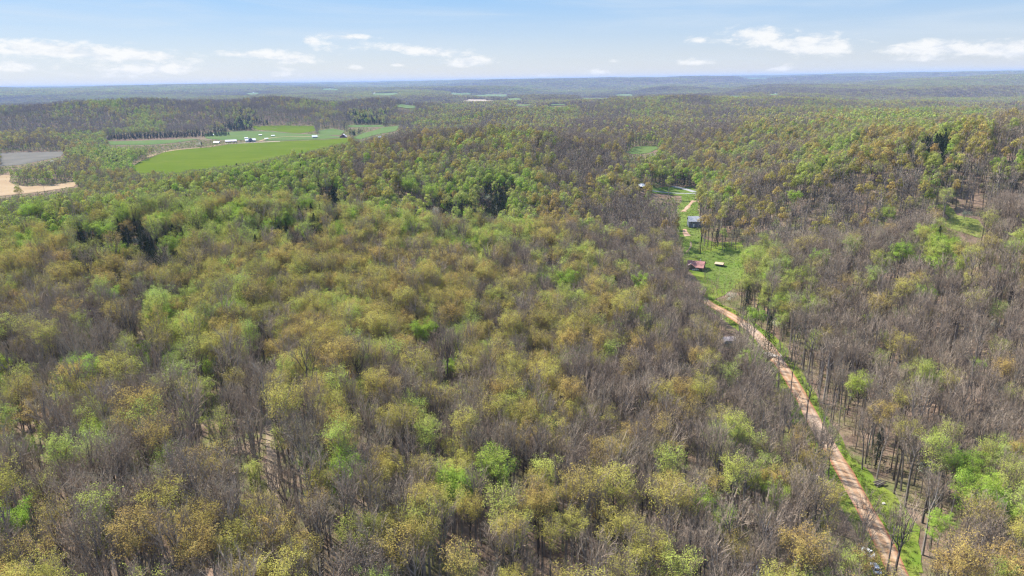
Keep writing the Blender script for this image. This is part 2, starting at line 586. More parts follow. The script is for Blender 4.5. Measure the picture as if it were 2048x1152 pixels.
def thing(name, label, cat, loc, rz=0.0, group=None):
    o = bpy.data.objects.new(name, None)
    C.objects.link(o)
    o.empty_display_size = 0.5
    o.location = loc
    o.rotation_euler = (0, 0, rz)
    return tag(o, label, cat, group)


# ------------------------------------------------------------------ the ground
def build_ground():
    az_f = np.radians(np.arange(-50, 50.01, 0.15))
    az_c = np.radians(np.arange(55, 306, 5.0))
    azs = np.concatenate((az_f, az_c))
    rs = np.concatenate(([20, 45], np.geomspace(70, 26000, 300)))
    A, RR = np.meshgrid(azs, rs)
    X, Y = RR * np.sin(A), RR * np.cos(A)
    Z = H(X, Y)
    na, nr = len(azs), len(rs)
    co = np.stack([X, Y, Z], -1).reshape(-1, 3)
    co = np.vstack([co, [[0, 0, float(H(0, 0))]]])
    idx = np.arange(na * nr).reshape(nr, na)
    nxt = np.roll(idx, -1, axis=1)
    quads = np.stack([idx[:-1], idx[1:], nxt[1:], nxt[:-1]], -1).reshape(-1, 4)
    tris = np.stack([np.full(na, na * nr), idx[0], nxt[0]], -1)
    me = bpy.data.meshes.new('ground')
    me.from_pydata(co.tolist(), [], quads.tolist() + tris.tolist())
    me.polygons.foreach_set('use_smooth', [True] * len(me.polygons))
    me.materials.append(M['floor'])
    me.update()
    return tag(link('ground', me), kind='structure')


build_ground()


def strip(name, pts, half, material, lift=0.22, n_across=6, step=2.5, wob=0.0):
    """a road or path laid over the ground along pts (world x, y)"""
    pts = np.array(pts)
    seg = np.hypot(*np.diff(pts, axis=0).T)
    cum = np.concatenate(([0], np.cumsum(seg)))
    n = max(4, int(cum[-1] / step))
    u = np.linspace(0, cum[-1], n)
    cx, cy = np.interp(u, cum, pts[:, 0]), np.interp(u, cum, pts[:, 1])
    for _ in range(12):       # round the corners
        cx[1:-1] = (cx[:-2] + 2 * cx[1:-1] + cx[2:]) / 4
        cy[1:-1] = (cy[:-2] + 2 * cy[1:-1] + cy[2:]) / 4
    tx, ty = np.gradient(cx), np.gradient(cy)
    ln = np.hypot(tx, ty)
    nx, ny = ty / ln, -tx / ln
    a = np.linspace(-1, 1, n_across + 1)
    wv = half * (1 + wob * vnoise(cx, cy, 14, 21)), half * (1 + wob * vnoise(cx, cy, 11, 22))
    hw = np.where(a[None, :] < 0, wv[0][:, None], wv[1][:, None])
    X = cx[:, None] + nx[:, None] * a[None, :] * hw
    Y = cy[:, None] + ny[:, None] * a[None, :] * hw
    Z = H(X, Y) + lift * (1 - 0.35 * np.abs(a[None, :]) ** 3)
    m = n_across + 1
    idx = np.arange(n * m).reshape(n, m)
    q = np.stack([idx[:-1, :-1], idx[:-1, 1:], idx[1:, 1:], idx[1:, :-1]], -1).reshape(-1, 4)
    me = bpy.data.meshes.new(name)
    me.from_pydata(np.stack([X, Y, Z], -1).reshape(-1, 3).tolist(), [], q.tolist())
    at_ = me.attributes.new('across', 'FLOAT', 'POINT')
    at_.data.foreach_set('value', np.tile(a, n).astype(np.float32))
    me.materials.append(material)
    me.update()
    return tag(link(name, me), kind='structure'), np.stack([cx, cy], -1)


def sheet(name, poly_px, material, lift=0.3, grid=14.0, jag=0.0):
    """a field: the ground seen inside an outline of the photograph"""
    P = [at(*p) for p in poly_px]
    return sheet_w(name, P, material, lift, grid, jag)


def sheet_w(name, P, material, lift=0.3, grid=14.0, jag=0.0):
    P = np.array(P)
    Q = []
    for i in range(len(P)):
        a, b = P[i], P[(i + 1) % len(P)]
        k = max(1, int(np.hypot(*(b - a)) / grid))
        for j in range(k):
            Q.append(a + (b - a) * j / k)
    Q = np.array(Q)
    if jag:
        Q = Q + np.stack([vnoise(Q[:, 0], Q[:, 1], grid * 1.6, 31), vnoise(Q[:, 0], Q[:, 1], grid * 1.6, 32)], -1) * jag
    x0, y0 = Q.min(0)
    x1, y1 = Q.max(0)
    gx, gy = np.meshgrid(np.arange(x0, x1, grid), np.arange(y0, y1, grid))
    g = np.stack([gx.ravel(), gy.ravel()], -1)
    g = g[inside(g[:, 0], g[:, 1], Q)]
    vs = [Vector(p) for p in Q] + [Vector(p) for p in g]
    n = len(Q)
    v, e, f, *_ = delaunay_2d_cdt(vs, [(i, (i + 1) % n) for i in range(n)], [list(range(n))], 1, 1e-4)
    xy = np.array([(p.x, p.y) for p in v])
    z = H(xy[:, 0], xy[:, 1]) + lift
    me = bpy.data.meshes.new(name)
    me.from_pydata(np.column_stack([xy, z]).tolist(), [], f)
    me.materials.append(material)
    me.update()
    o = tag(link(name, me), kind='structure')
    return o, Q


def inside(x, y, poly):
    x, y = np.asarray(x), np.asarray(y)
    r = np.zeros(x.shape, bool)
    n = len(poly)
    for i in range(n):
        xa, ya = poly[i]
        xb, yb = poly[(i + 1) % n]
        c = ((ya > y) != (yb > y)) & (x < (xb - xa) * (y - ya) / (yb - ya + 1e-12) + xa)
        r ^= c
    return r


OPEN_PX, OPEN_W = [], []        # outlines kept free of tree tops / of stems


def field(name, poly, material, lift=0.3, grid=14.0, jag=0.0, open_=True, treeless=True, under=None):
    o, Q = sheet(name, under or poly, material, lift, grid, jag)
    if open_:
        OPEN_PX.append(poly)
    if treeless:
        OPEN_W.append(Q)
    return o


field('field', [(262, 331), (285, 322), (330, 304), (350, 299), (420, 295), (455, 289), (500, 286), (560, 283), (640, 280), (692, 276), (712, 279),
                (665, 287), (615, 300), (560, 310), (520, 319), (450, 330), (360, 340), (275, 342)], M['field'], 0.3, 16,
      under=[(262, 331), (285, 322), (330, 304), (350, 299), (420, 295), (455, 289), (500, 286), (560, 283), (640, 280), (692, 276), (716, 280), (690, 292), (640, 305), (580, 320), (530, 330), (455, 343), (360, 354), (272, 356)])
field('pasture', [(408, 268), (440, 265), (490, 262), (540, 263), (600, 268), (650, 270), (690, 275), (640, 279), (560, 282), (500, 281), (450, 281), (412, 277)], M['pasture'], 0.5, 20)
field('field', [(505, 252), (570, 251), (628, 252), (632, 262), (600, 267), (545, 262), (508, 259)], M['field'], 0.45, 24)
field('pasture', [(635, 262), (665, 257), (690, 262), (680, 271), (640, 270)], M['pasture'], 0.7, 20)
field('pasture', [(216, 283), (300, 281), (400, 278), (350, 286), (300, 290), (220, 290)], M['pasture'], 0.55, 20)
field('field', [(693, 250), (770, 250), (765, 254), (700, 255)], M['pasture'], 0.6, 24)
field('pasture', [(700, 277), (728, 266), (765, 255), (800, 251), (792, 262), (760, 268), (720, 279)], M['pasture'], 0.6, 16)
field('fallow_field', [(0, 306), (60, 304), (130, 303), (122, 313), (80, 322), (40, 330), (0, 333)], M['greyfield'], 0.3, 20)
field('ploughed_field', [(-40, 352), (22, 350), (20, 366), (40, 373), (100, 371), (158, 363), (150, 373), (80, 384), (30, 389), (-40, 396)], M['tan'], 0.3, 16, 4)
field('lawn', [(1400, 510), (1430, 502), (1488, 500), (1492, 520), (1486, 552), (1470, 576), (1436, 578), (1410, 556), (1398, 538)], M['lawn'], 0.25, 5, 1.5)
field('lawn', [(1364, 384), (1388, 386), (1396, 410), (1400, 432), (1402, 450), (1402, 472), (1396, 500), (1398, 518), (1370, 516), (1360, 480), (1357, 440), (1352, 428), (1362, 405)], M['lawn'], 0.25, 6, 1.5)
field('meadow', [(1866, 412), (1895, 408), (1910, 432), (1950, 440), (1976, 462), (1960, 476), (1918, 466), (1880, 450), (1900, 440), (1880, 424)], M['meadow'], 0.3, 6, 2)
field('meadow', [(1245, 305), (1275, 293), (1310, 292), (1322, 297), (1298, 306), (1264, 309)], M['pasture'], 0.4, 14, 4)
field('lawn', [(1300, 376), (1335, 374), (1385, 376), (1396, 386), (1368, 392), (1330, 388), (1300, 386)], M['lawn'], 0.3, 8, 2)

# dirt road down the valley, its grass verges, the drive and the woodland track
strip('grass_verge', road_w, 6.4, M['verge'], 0.10, 8, 2.5, 0.35)
o, road_line = strip('dirt_road', road_w, 2.6, M['road'], 0.30, 8, 2.0, 0.12)


def road_side(px_poly, name, material, lift, jag, grid=4.0):
    o, Q = sheet(name, px_poly, material, lift, grid, jag)
    OPEN_W.append(Q)
    return o


road_side([(1700, 930), (1735, 950), (1772, 978), (1806, 1010), (1832, 1060), (1850, 1105), (1862, 1152), (1815, 1152), (1790, 1105), (1755, 1040), (1722, 985)],
          'grass_verge', M['verge'], 0.15, 2.6)
road_side([(1494, 668), (1512, 684), (1536, 712), (1560, 742), (1585, 780), (1575, 800), (1548, 770), (1530, 735), (1508, 700), (1490, 680)], 'grass_verge', M['verge'], 0.15, 0.8)
road_side([(1512, 668), (1535, 680), (1556, 704), (1580, 740), (1572, 738), (1546, 700), (1525, 680)], 'grass_verge', M['verge'], 0.16, 0.6)
field('bare_bank', [(418, 1152), (425, 1128), (440, 1105), (450, 1112), (452, 1152)], M['clay'], 0.2, 2.5, 0.6, False)
strip('driveway', [at(*p) for p in [(1367, 424), (1373, 416), (1381, 409), (1388, 402)]], 1.8, M['clay'], 0.45, 6, 1.5, 0.6)
strip('driveway', [at(*p) for p in [(1377, 473), (1372, 467), (1368, 459)]], 1.9, M['clay'], 0.45, 6, 1.0, 0.7)
strip('footpath', [at(*p) for p in [(1372, 506), (1378, 499), (1386, 492), (1381, 484)]], 0.5, M['track'], 0.45, 4, 2.0, 0.2)
field('woodland_grass', [(1354, 412), (1366, 402), (1398, 440), (1402, 478), (1484, 488), (1496, 510), (1484, 560), (1455, 590), (1425, 606), (1404, 580), (1384, 545), (1360, 525), (1352, 470)],
      M['verge'], 0.12, 8, 3, False, False)
strip('lane', [at(*p) for p in [(1296, 381), (1320, 383), (1345, 385), (1370, 387), (1392, 388)]], 1.5, M['paved'], 0.5, 4, 5.0)
strip('lane', [at(*p) for p in [(1345, 373), (1362, 374), (1376, 379), (1390, 385)]], 3.0, M['paved'], 0.55, 4, 5.0)
track_line = [at(*p) for p in [(548, 1020), (544, 960), (543, 905), (541, 850), (540, 790), (545, 735), (548, 690)]]
strip('woodland_track', track_line, 1.15, M['track'], 0.22, 4, 2.5, 0.35)
strip('farm_lane', [at(*p) for p in [(258, 334), (275, 322), (310, 309), (330, 303), (360, 299), (410, 295), (450, 288)]], 5.0, M['tan'], 0.75, 4, 8.0, 0.2)
strip('farm_lane', [at(*p) for p in [(450, 287), (480, 287), (515, 285), (560, 283)]], 7.0, M['quarry'], 0.8, 4, 8.0, 0.2)
strip('farm_lane', [at(*p) for p in [(515, 284), (540, 276), (580, 273), (640, 274)]], 4.0, M['tan'], 0.9, 4, 8.0, 0.2)

# pale fields and the sand pit of the far plain: (centre px, half width px, half height px)
FAR_FIELDS = [((955, 202), 32, 3, 'sand_pit', 'quarry'), ((920, 189), 24, 3.5, 'field', 'farfield'), ((985, 192), 38, 3.5, 'field', 'farfield'),
              ((1030, 199), 20, 3, 'field', 'farfield'), ((1190, 197), 34, 3, 'field', 'farfield'), ((1250, 191), 22, 3, 'field', 'farfield'),
              ((507, 188), 14, 2.5, 'field', 'farfield'), ((660, 179), 20, 2.5, 'field', 'farfield'), ((770, 189), 30, 3, 'field', 'farfield'),
              ((815, 213), 20, 4, 'field', 'farfield'), ((1465, 193), 16, 2.5, 'field', 'farfield'), ((1550, 190), 16, 2.5, 'field', 'farfield'),
              ((1116, 210), 24, 3, 'field', 'farfield'), ((1045, 210), 22, 3, 'field', 'farfield'), ((1510, 157), 30, 2, 'field', 'farfield')]
for (c, hw, hh, nm, mk) in FAR_FIELDS:
    ring = []
    for k in range(16):
        a = 2 * math.pi * k / 16
        rr = 1 + .22 * math.sin(3 * a + c[0]) + .12 * math.sin(5 * a + c[1])
        ca, sa = math.cos(a), math.sin(a)
        ring.append((c[0] + hw * rr * math.copysign(abs(ca) ** .7, ca), c[1] + hh * rr * math.copysign(abs(sa) ** .7, sa)))
    W_ = np.array([at(*q) for q in ring])
    dd = np.hypot(W_[:, 0], W_[:, 1])
    md = np.median(dd)
    W_ = W_ * (np.clip(dd, md * .93, md * 1.07) / dd)[:, None]
    o, Q = sheet_w(nm, W_, M[mk], 2.0, 40)
    OPEN_W.append(Q)
    OPEN_PX.append([(c[0] + (q[0] - c[0]) * .9, c[1] - hh * .25 + (q[1] - c[1]) * .6) for q in ring])

# ------------------------------------------------------------------ buildings, bridge, vehicles and other small things
KEEP_CLEAR = []            # (x, y, radius)
SOFT_CLEAR = []            # (px, py, half width, half height): what tree tops may not hide


def ground_pt(px, py, dz=0.0):
    p = at(px, py)
    return Vector((p[0], p[1], float(H(p[0], p[1])) + dz))


def face_cam(p, extra=0.0):
    """rotation that turns a thing's -y side to the camera"""
    return math.atan2(p[1], p[0]) - math.pi / 2 + extra


def slab(a, b, c, d, th, k=0, mb=None):
    """a flat roof slope with thickness from four corners (counter-clockwise from above)"""
    mb = mb or MB()
    P = [Vector(q) for q in (a, b, c, d)]
    n = (P[1] - P[0]).cross(P[2] - P[0]).normalized() * th
    vs = [tuple(p) for p in P] + [tuple(p + n) for p in P]
    mb.add(vs, [(3, 2, 1, 0), (4, 5, 6, 7), (0, 1, 5, 4), (1, 2, 6, 5), (2, 3, 7, 6), (3, 0, 4, 7)], k)
    return mb


def gable(name, label, cat, px, py, w, d, wh, rh, wall, roof, rz=0.0, ridge='x', group=None, eave=0.5, windows=(), doors=(), clear=None, sc=1.0):
    """a gabled building: walls, two roof slopes, windows (> pane) and doors on the side that faces the camera"""
    p = ground_pt(px, py)
    t = thing(name, label, cat, p, face_cam(p, rz), group)
    t.scale = (sc, sc, sc)
    w2, d2 = w / 2, d / 2
    b = MB()
    if ridge == 'x':
        prof = [(-d2, -1.5), (d2, -1.5), (d2, wh), (0, wh + rh), (-d2, wh)]
        m = MB()
        m.prism(prof, -w2, w2)
        b.add([(y, x, z) for x, y, z in m.v], [tuple(reversed(f)) for f in m.f])
    else:
        b.prism([(-w2, -1.5), (w2, -1.5), (w2, wh), (0, wh + rh), (-w2, wh)], -d2, d2)
    obj('wall', b, wall, t)
    e = eave
    if ridge == 'x':
        dz = rh * e / d2
        for s in (-1, 1):
            a = [(-w2 - e, s * (d2 + e), wh - dz), (w2 + e, s * (d2 + e), wh - dz), (w2 + e, 0, wh + rh), (-w2 - e, 0, wh + rh)]
            if s > 0:
                a = [a[1], a[0], a[3], a[2]]
            obj('roof_slope', slab(*[(q[0], q[1], q[2] + 0.02) for q in a], 0.14), roof, t)
    else:
        dz = rh * e / w2
        for s in (-1, 1):
            a = [(s * (w2 + e), d2 + e, wh - dz), (s * (w2 + e), -d2 - e, wh - dz), (0, -d2 - e, wh + rh), (0, d2 + e, wh + rh)]
            if s > 0:
                a = [a[1], a[0], a[3], a[2]]
            obj('roof_slope', slab(*[(q[0], q[1], q[2] + 0.02) for q in a], 0.14), roof, t)
    for (x, z, ww, hh) in windows:
        f = MB()
        f.box(x - ww / 2 - .1, -d2 - 0.06, z - .1, x + ww / 2 + .1, -d2 + 0.02, z + hh + .1)
        fo = obj('window', f, M['white_wall'], t)
        g = MB()
        g.box(x - ww / 2, -d2 - 0.09, z, x + ww / 2, -d2 - 0.03, z + hh)
        obj('pane', g, M['glass'], fo)
    for (x, ww, hh, mm) in doors:
        f = MB()
        f.box(x - ww / 2, -d2 - 0.08, 0, x + ww / 2, -d2 + 0.02, hh)
        obj('door', f, M[mm], t)
    KEEP_CLEAR.append((p.x, p.y, max(w, d) * 0.5 * sc + 4))
    depth = math.hypot(p.x, p.y)
    SOFT_CLEAR.append((px - w * .15 * F_PX / depth, py - (wh + rh) * sc * F_PX / depth * 0.5, w * 0.45 * sc * F_PX / depth + 1, (wh + rh) * 0.7 * sc * F_PX / depth + 2))
    return t


# the white farm
gable('long_barn', 'long low barn with pinkish white metal roof and dark red front by the yard', 'barn',
      462, 285, 24, 11, 3.2, 3.0, M['red_wall'], M['rust_roof'], R(2), windows=(), doors=[(-8, 4, 2.8, 'dark'), (0, 4.5, 2.8, 'dark'), (8, 4, 2.8, 'dark')])
gable('farm_shed', 'open grey shed with white lean-to roof half behind trees left of the long barn', 'shed',
      434, 287, 12, 8, 2.6, 2.2, M['weathered'], M['white_metal'], R(-28), doors=[(0, 5, 2.4, 'dark')])


def farmhouse():
    p = ground_pt(501, 284)
    t = thing('white_barn_house', 'large white barn with a dark arched gambrel front and white wings beside the gravel yard', 'barn', p, face_cam(p, R(4)))
    b = MB()
    b.box(-11, -5, -1.5, 11, 5, 4.6)
    obj('wall', b, M['white_wall'], t)
    b = MB()
    b.box(-11.2, -5.12, -1.0, 11.2, -4.9, 1.6)
    obj('stone_base', b, M['slate_wall'], t)
    for s in (-1, 1):
        a = [(-11.6, s * 5.7, 4.3), (11.6, s * 5.7, 4.3), (11.6, 0, 7.6), (-11.6, 0, 7.6)]
        if s > 0:
            a = [a[1], a[0], a[3], a[2]]
        obj('roof_slope', slab(*a, 0.18), M['white_metal'], t)
    gam = [(-4.6, -1.4), (4.6, -1.4), (4.6, 4.0), (3.6, 6.6), (1.6, 8.2), (0, 8.7), (-1.6, 8.2), (-3.6, 6.6), (-4.6, 4.0)]
    b = MB()
    b.prism(gam, -6.6, 3)
    g = obj('gambrel_front', b, M['slate_wall'], t)
    rim = [(4.9, 3.6), (3.9, 6.7), (1.8, 8.5), (0, 9.05), (-1.8, 8.5), (-3.9, 6.7), (-4.9, 3.6)]
    for a, c in zip(rim[:-1], rim[1:]):
        b = slab((a[0], -7.1, a[1]), (a[0], 3, a[1]), (c[0], 3, c[1]), (c[0], -7.1, c[1]), 0.16)
        obj('roof_panel', b, M['dark_roof'], g)
    for x in (-8.6, -6.6, 6.6, 8.6):
        f = MB()
        f.box(x - 0.7, -5.08, 2.1, x + 0.7, -4.95, 3.6)
        fo = obj('window', f, M['white_metal'], t)
        q = MB()
        q.box(x - 0.55, -5.14, 2.25, x + 0.55, -5.06, 3.45)
        obj('pane', q, M['glass'], fo)
    b = MB()
    b.box(-1.8, -6.72, 0, 1.8, -6.55, 3.4)
    obj('door', b, M['glass'], t)
    b = MB()
    b.box(-11.4, 1.5, 4.6, -4.4, 4.7, 9.6)
    w = obj('dormer', b, M['white_wall'], t)
    b = slab((-11.9, 1.0, 9.6), (-3.9, 1.0, 9.6), (-3.9, 5.2, 10.4), (-11.9, 5.2, 10.4), 0.2)
    obj('dormer_roof', b, M['white_metal'], w)
    KEEP_CLEAR.append((p.x, p.y, 16))
    SOFT_CLEAR.append((500, 277, 15, 10))


farmhouse()
for (px, py, sc, lab) in [(533, 279, 1.0, 'low animal shelter with a white roof nearest the farm fence'), (521, 271.5, 1.0, 'small animal shelter with a dull white roof behind the white barn'),
                          (546, 273, 1.1, 'small white roofed animal shelter at the right of the three in the pasture'), (425, 271, .9, 'tiny dark shelter alone in the pasture behind the trees')]:
    t = gable('animal_shelter', lab, 'shelter', px, py, 7.5 * sc, 4.5, 2.4, 1.1, M['dark_roof'], M['white_metal'], R(rnd.uniform(-8, 8)), group='animal shelters in the pasture', eave=0.6)
gable('farm_cottage', 'white roofed grey cottage at the right end of the big green field', 'house', 629.5, 276, 12, 9, 3.4, 3.2, M['weathered'], M['white_metal'], R(6),
      windows=[(-3, 1.0, 1.1, 1.3), (3, 1.0, 1.1, 1.3)], doors=[(0, 1.1, 2.2, 'dark')])


def red_barn():
    p = ground_pt(687, 275)
    t = thing('red_barn', 'dark red barn with a raised centre and pale roofs under the far hillside', 'barn', p, face_cam(p, R(-14)))
    b = MB()
    b.prism([(-7.5, -1.5), (7.5, -1.5), (7.5, 2.8), (3, 5.0), (3, 6.4), (0, 8.2), (-3, 6.4), (-3, 5.0), (-7.5, 2.8)], -6, 6)
    obj('wall', b, M['red_wall'], t)
    for s in (-1, 1):
        a = [(s * 8.1, 6.5, 2.55), (s * 8.1, -6.5, 2.55), (s * 3.0, -6.5, 5.05), (s * 3.0, 6.5, 5.05)]
        c = [(s * 3.5, 6.5, 6.15), (s * 3.5, -6.5, 6.15), (0, -6.5, 8.25), (0, 6.5, 8.25)]
        for q in (a, c):
            if s > 0:
                q = [q[1], q[0], q[3], q[2]]
            obj('roof_slope', slab(*q, 0.15), M['rust_roof'], t)
    b = MB()
    b.box(-1.6, -6.1, 0, 1.6, -5.95, 3.4)
    obj('door', b, M['dark'], t)
    KEEP_CLEAR.append((p.x, p.y, 14))
    SOFT_CLEAR.append((687, 269, 12, 9))


red_barn()
gable('hill_cabin', 'small white roofed cabin among trees on the grassy slope right of the red barn', 'cabin', 760, 277, 7, 6, 2.6, 2.2, M['brown_wall'], M['white_metal'], R(20))

# the far white buildings of the plain, a few pixels each
for (px, py, w, lab) in [(507, 186, 22, 'tiny white farm building just above the long forested ridge'), (660, 177, 36, 'long white shed on the hazy plain above the ridge'),
                         (749, 187, 24, 'tiny white house on the hazy plain left of the pale fields'), (788, 184, 22, 'tiny white house on the hazy plain beside the leftmost pale field'),
                         (1116, 208, 20, 'small white roofed farm building in the valley right of the sand pit'), (1045, 208, 26, 'brownish farm building in the valley between sand pit and white roof'),
                         (1467, 191, 20, 'tiny white building on the wooded plain right of centre'), (1550, 188, 22, 'tiny reddish roofed building on the wooded plain')]:
    roof = M['pale_roof'] if 'reddish' in lab or 'brownish' in lab else M['weathered'] if 'grey' in lab else M['white_metal']
    gable('far_building', lab, 'building', px, py, w * .62, 9, 4, 3.5, M['white_wall'], roof, R(rnd.uniform(-25, 25)), eave=0.8)


# the valley houses
def red_house():
    p = ground_pt(1392, 536)
    t = thing('red_roofed_house', 'small brown house under a red shingle roof at the edge of the lawn', 'house', p, face_cam(p, R(-10)))
    b = MB()
    m = MB()
    m.prism([(-4, -1.5), (4, -1.5), (4, 2.5), (0, 4.6), (-4, 2.5)], -5, 5)
    b.add([(y, x, z) for x, y, z in m.v], [tuple(reversed(f)) for f in m.f])
    obj('wall', b, M['brown_wall'], t)
    for s in (-1, 1):
        a = [(-5.5, s * 4.6, 2.2), (5.5, s * 4.6, 2.2), (5.5, 0, 4.65), (-5.5, 0, 4.65)]
        if s > 0:
            a = [a[1], a[0], a[3], a[2]]
        obj('roof_slope', slab(*a, 0.14), M['red_roof'], t)
    b = MB()
    b.prism([(-2.4, 0), (2.4, 0), (2.4, 2.3), (0, 3.9), (-2.4, 2.3)], -6.2, -1)
    b.v = [(x - 2.2, y, z) for x, y, z in b.v]
    g = obj('front_gable', b, M['brown_wall'], t)
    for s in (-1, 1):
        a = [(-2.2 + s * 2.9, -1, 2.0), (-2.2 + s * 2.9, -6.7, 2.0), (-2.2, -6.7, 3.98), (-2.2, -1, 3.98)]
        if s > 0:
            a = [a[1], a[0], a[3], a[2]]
        obj('gable_slope', slab(*a, 0.13), M['red_roof'] if s > 0 else M['pale_roof'], g)  # left slope has its sunlit side painted in as a paler roof colour
    b = slab((0.6, -6.6, 1.95), (5.6, -6.6, 1.95), (5.6, -4.4, 2.5), (0.6, -4.4, 2.5), 0.12)
    pr = obj('porch_roof', b, M['red_roof'], t)
    for x in (0.8, 3.1, 5.4):
        b = MB()
        b.box(x - .09, -6.45, -0.5, x + .09, -6.27, 2.0)
        obj('porch_post', b, M['tan_board'], pr)
    for x in (1.4, 4.3):
        f = MB()
        f.box(x - .6, -4.08, .9, x + .6, -3.96, 2.1)
        fo = obj('window', f, M['white_wall'], t)
        q = MB()
        q.box(x - .48, -4.13, 1.0, x + .48, -4.06, 2.0)
        obj('pane', q, M['glass'], fo)
    b = MB()
    b.box(2.4, -4.1, 0, 3.3, -3.98, 2.05)
    obj('door', b, M['dark_roof'], t)
    b = MB()
    b.box(2.0, .6, 3.8, 2.7, 1.3, 5.3)
    obj('chimney', b, M['stone'], t)
    KEEP_CLEAR.append((p.x, p.y, 10))
    SOFT_CLEAR.append((1394, 527, 17, 11))


red_house()
gable('grey_roofed_house', 'house with a pale grey roof and slate blue front beside the drive up the valley', 'house', 1389, 452, 9.6, 8.6, 4.4, 2.9, M['slate_wall'], M['grey_roof'], R(10),
      windows=[(-3.0, 2.6, 1.0, 1.1), (0.2, 2.6, 1.0, 1.1), (3.0, 2.6, 1.0, 1.1), (3.0, .5, 1.1, 1.1)], doors=[(-1.4, 1.1, 2.2, 'white_wall')])
gable('valley_shed', 'bright white roofed shed at the head of the grassy valley', 'shed', 1286, 377, 8, 5, 2.6, 2.0, M['dark_roof'], M['white_metal'], R(-8), doors=[(1, 3, 2.4, 'dark')])  # dark wall colour stands in for the shadow below the bright roof
gable('open_shelter', 'low open shelter with a tan roof on the lawn right of the red roofed house', 'shelter', 1439, 532, 4.6, 3.2, 1.7, 0.7, M['dark_roof'], M['tan_board'], R(-16), eave=0.5)


def rail_fence():
    p = ground_pt(1447, 533)
    t = thing('rail_fence', 'short tan rail fence standing beside the open shelter on the lawn', 'fence', p, R(78))
    for i in range(3):
        b = MB()
        b.tube([(i * 2.2 - 2.2, 0, -.3), (i * 2.2 - 2.2, 0, 1.25)], [.08, .07], 5)
        obj('fence_post', b, M['tan_board'], t)
    for z in (.5, 1.0):
        b = MB()
        b.box(-2.4, -.05, z - .06, 2.4, .05, z + .06)
        obj('rail', b, M['tan_board'], t)


rail_fence()
gable('collapsed_shed', 'small weathered shed with a faded pinkish roof in the wood left of the dirt road', 'shed', 1456, 684, 5.2, 4.2, 1.5, 1.0, M['weathered'], M['pale_roof'], R(24), eave=0.4)
gable('weathered_shed', 'weathered grey metal roofed shed at the bottom edge of the view', 'shed', 1508, 1149, 4.6, 4.0, 1.9, 1.3, M['brown_wall'], M['weathered'], R(30), ridge='x')
SOFT_CLEAR.pop()


def culvert():
    i = int(np.argmin(np.hypot(*(road_line - np.array(plane_hit(1546, 711))).T)))
    c = road_line[i]
    tn = road_line[i + 2] - road_line[i - 2]
    p = Vector((c[0], c[1], float(H(*c))))
    t = thing('culvert_bridge', 'short pale concrete culvert bridge with a black opening under the dirt road', 'bridge', p, math.atan2(tn[1], tn[0]) - math.pi / 2)
    b = MB()
    b.box(-3.3, -2.6, -0.15, 3.1, 2.6, 0.36)
    obj('deck', b, M['concrete'], t)
    for s in (-1, 1):
        x = s * 3.45
        for (y0, y1) in ((-3.2, -1.9), (1.9, 3.2)):
            b = MB()
            b.box(x - .17, y0, -2.6, x + .17, y1, .2)
            obj('headwall', b, M['concrete'], t)
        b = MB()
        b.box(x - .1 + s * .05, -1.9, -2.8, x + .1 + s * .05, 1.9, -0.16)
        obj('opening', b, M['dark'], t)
    return p


culvert()


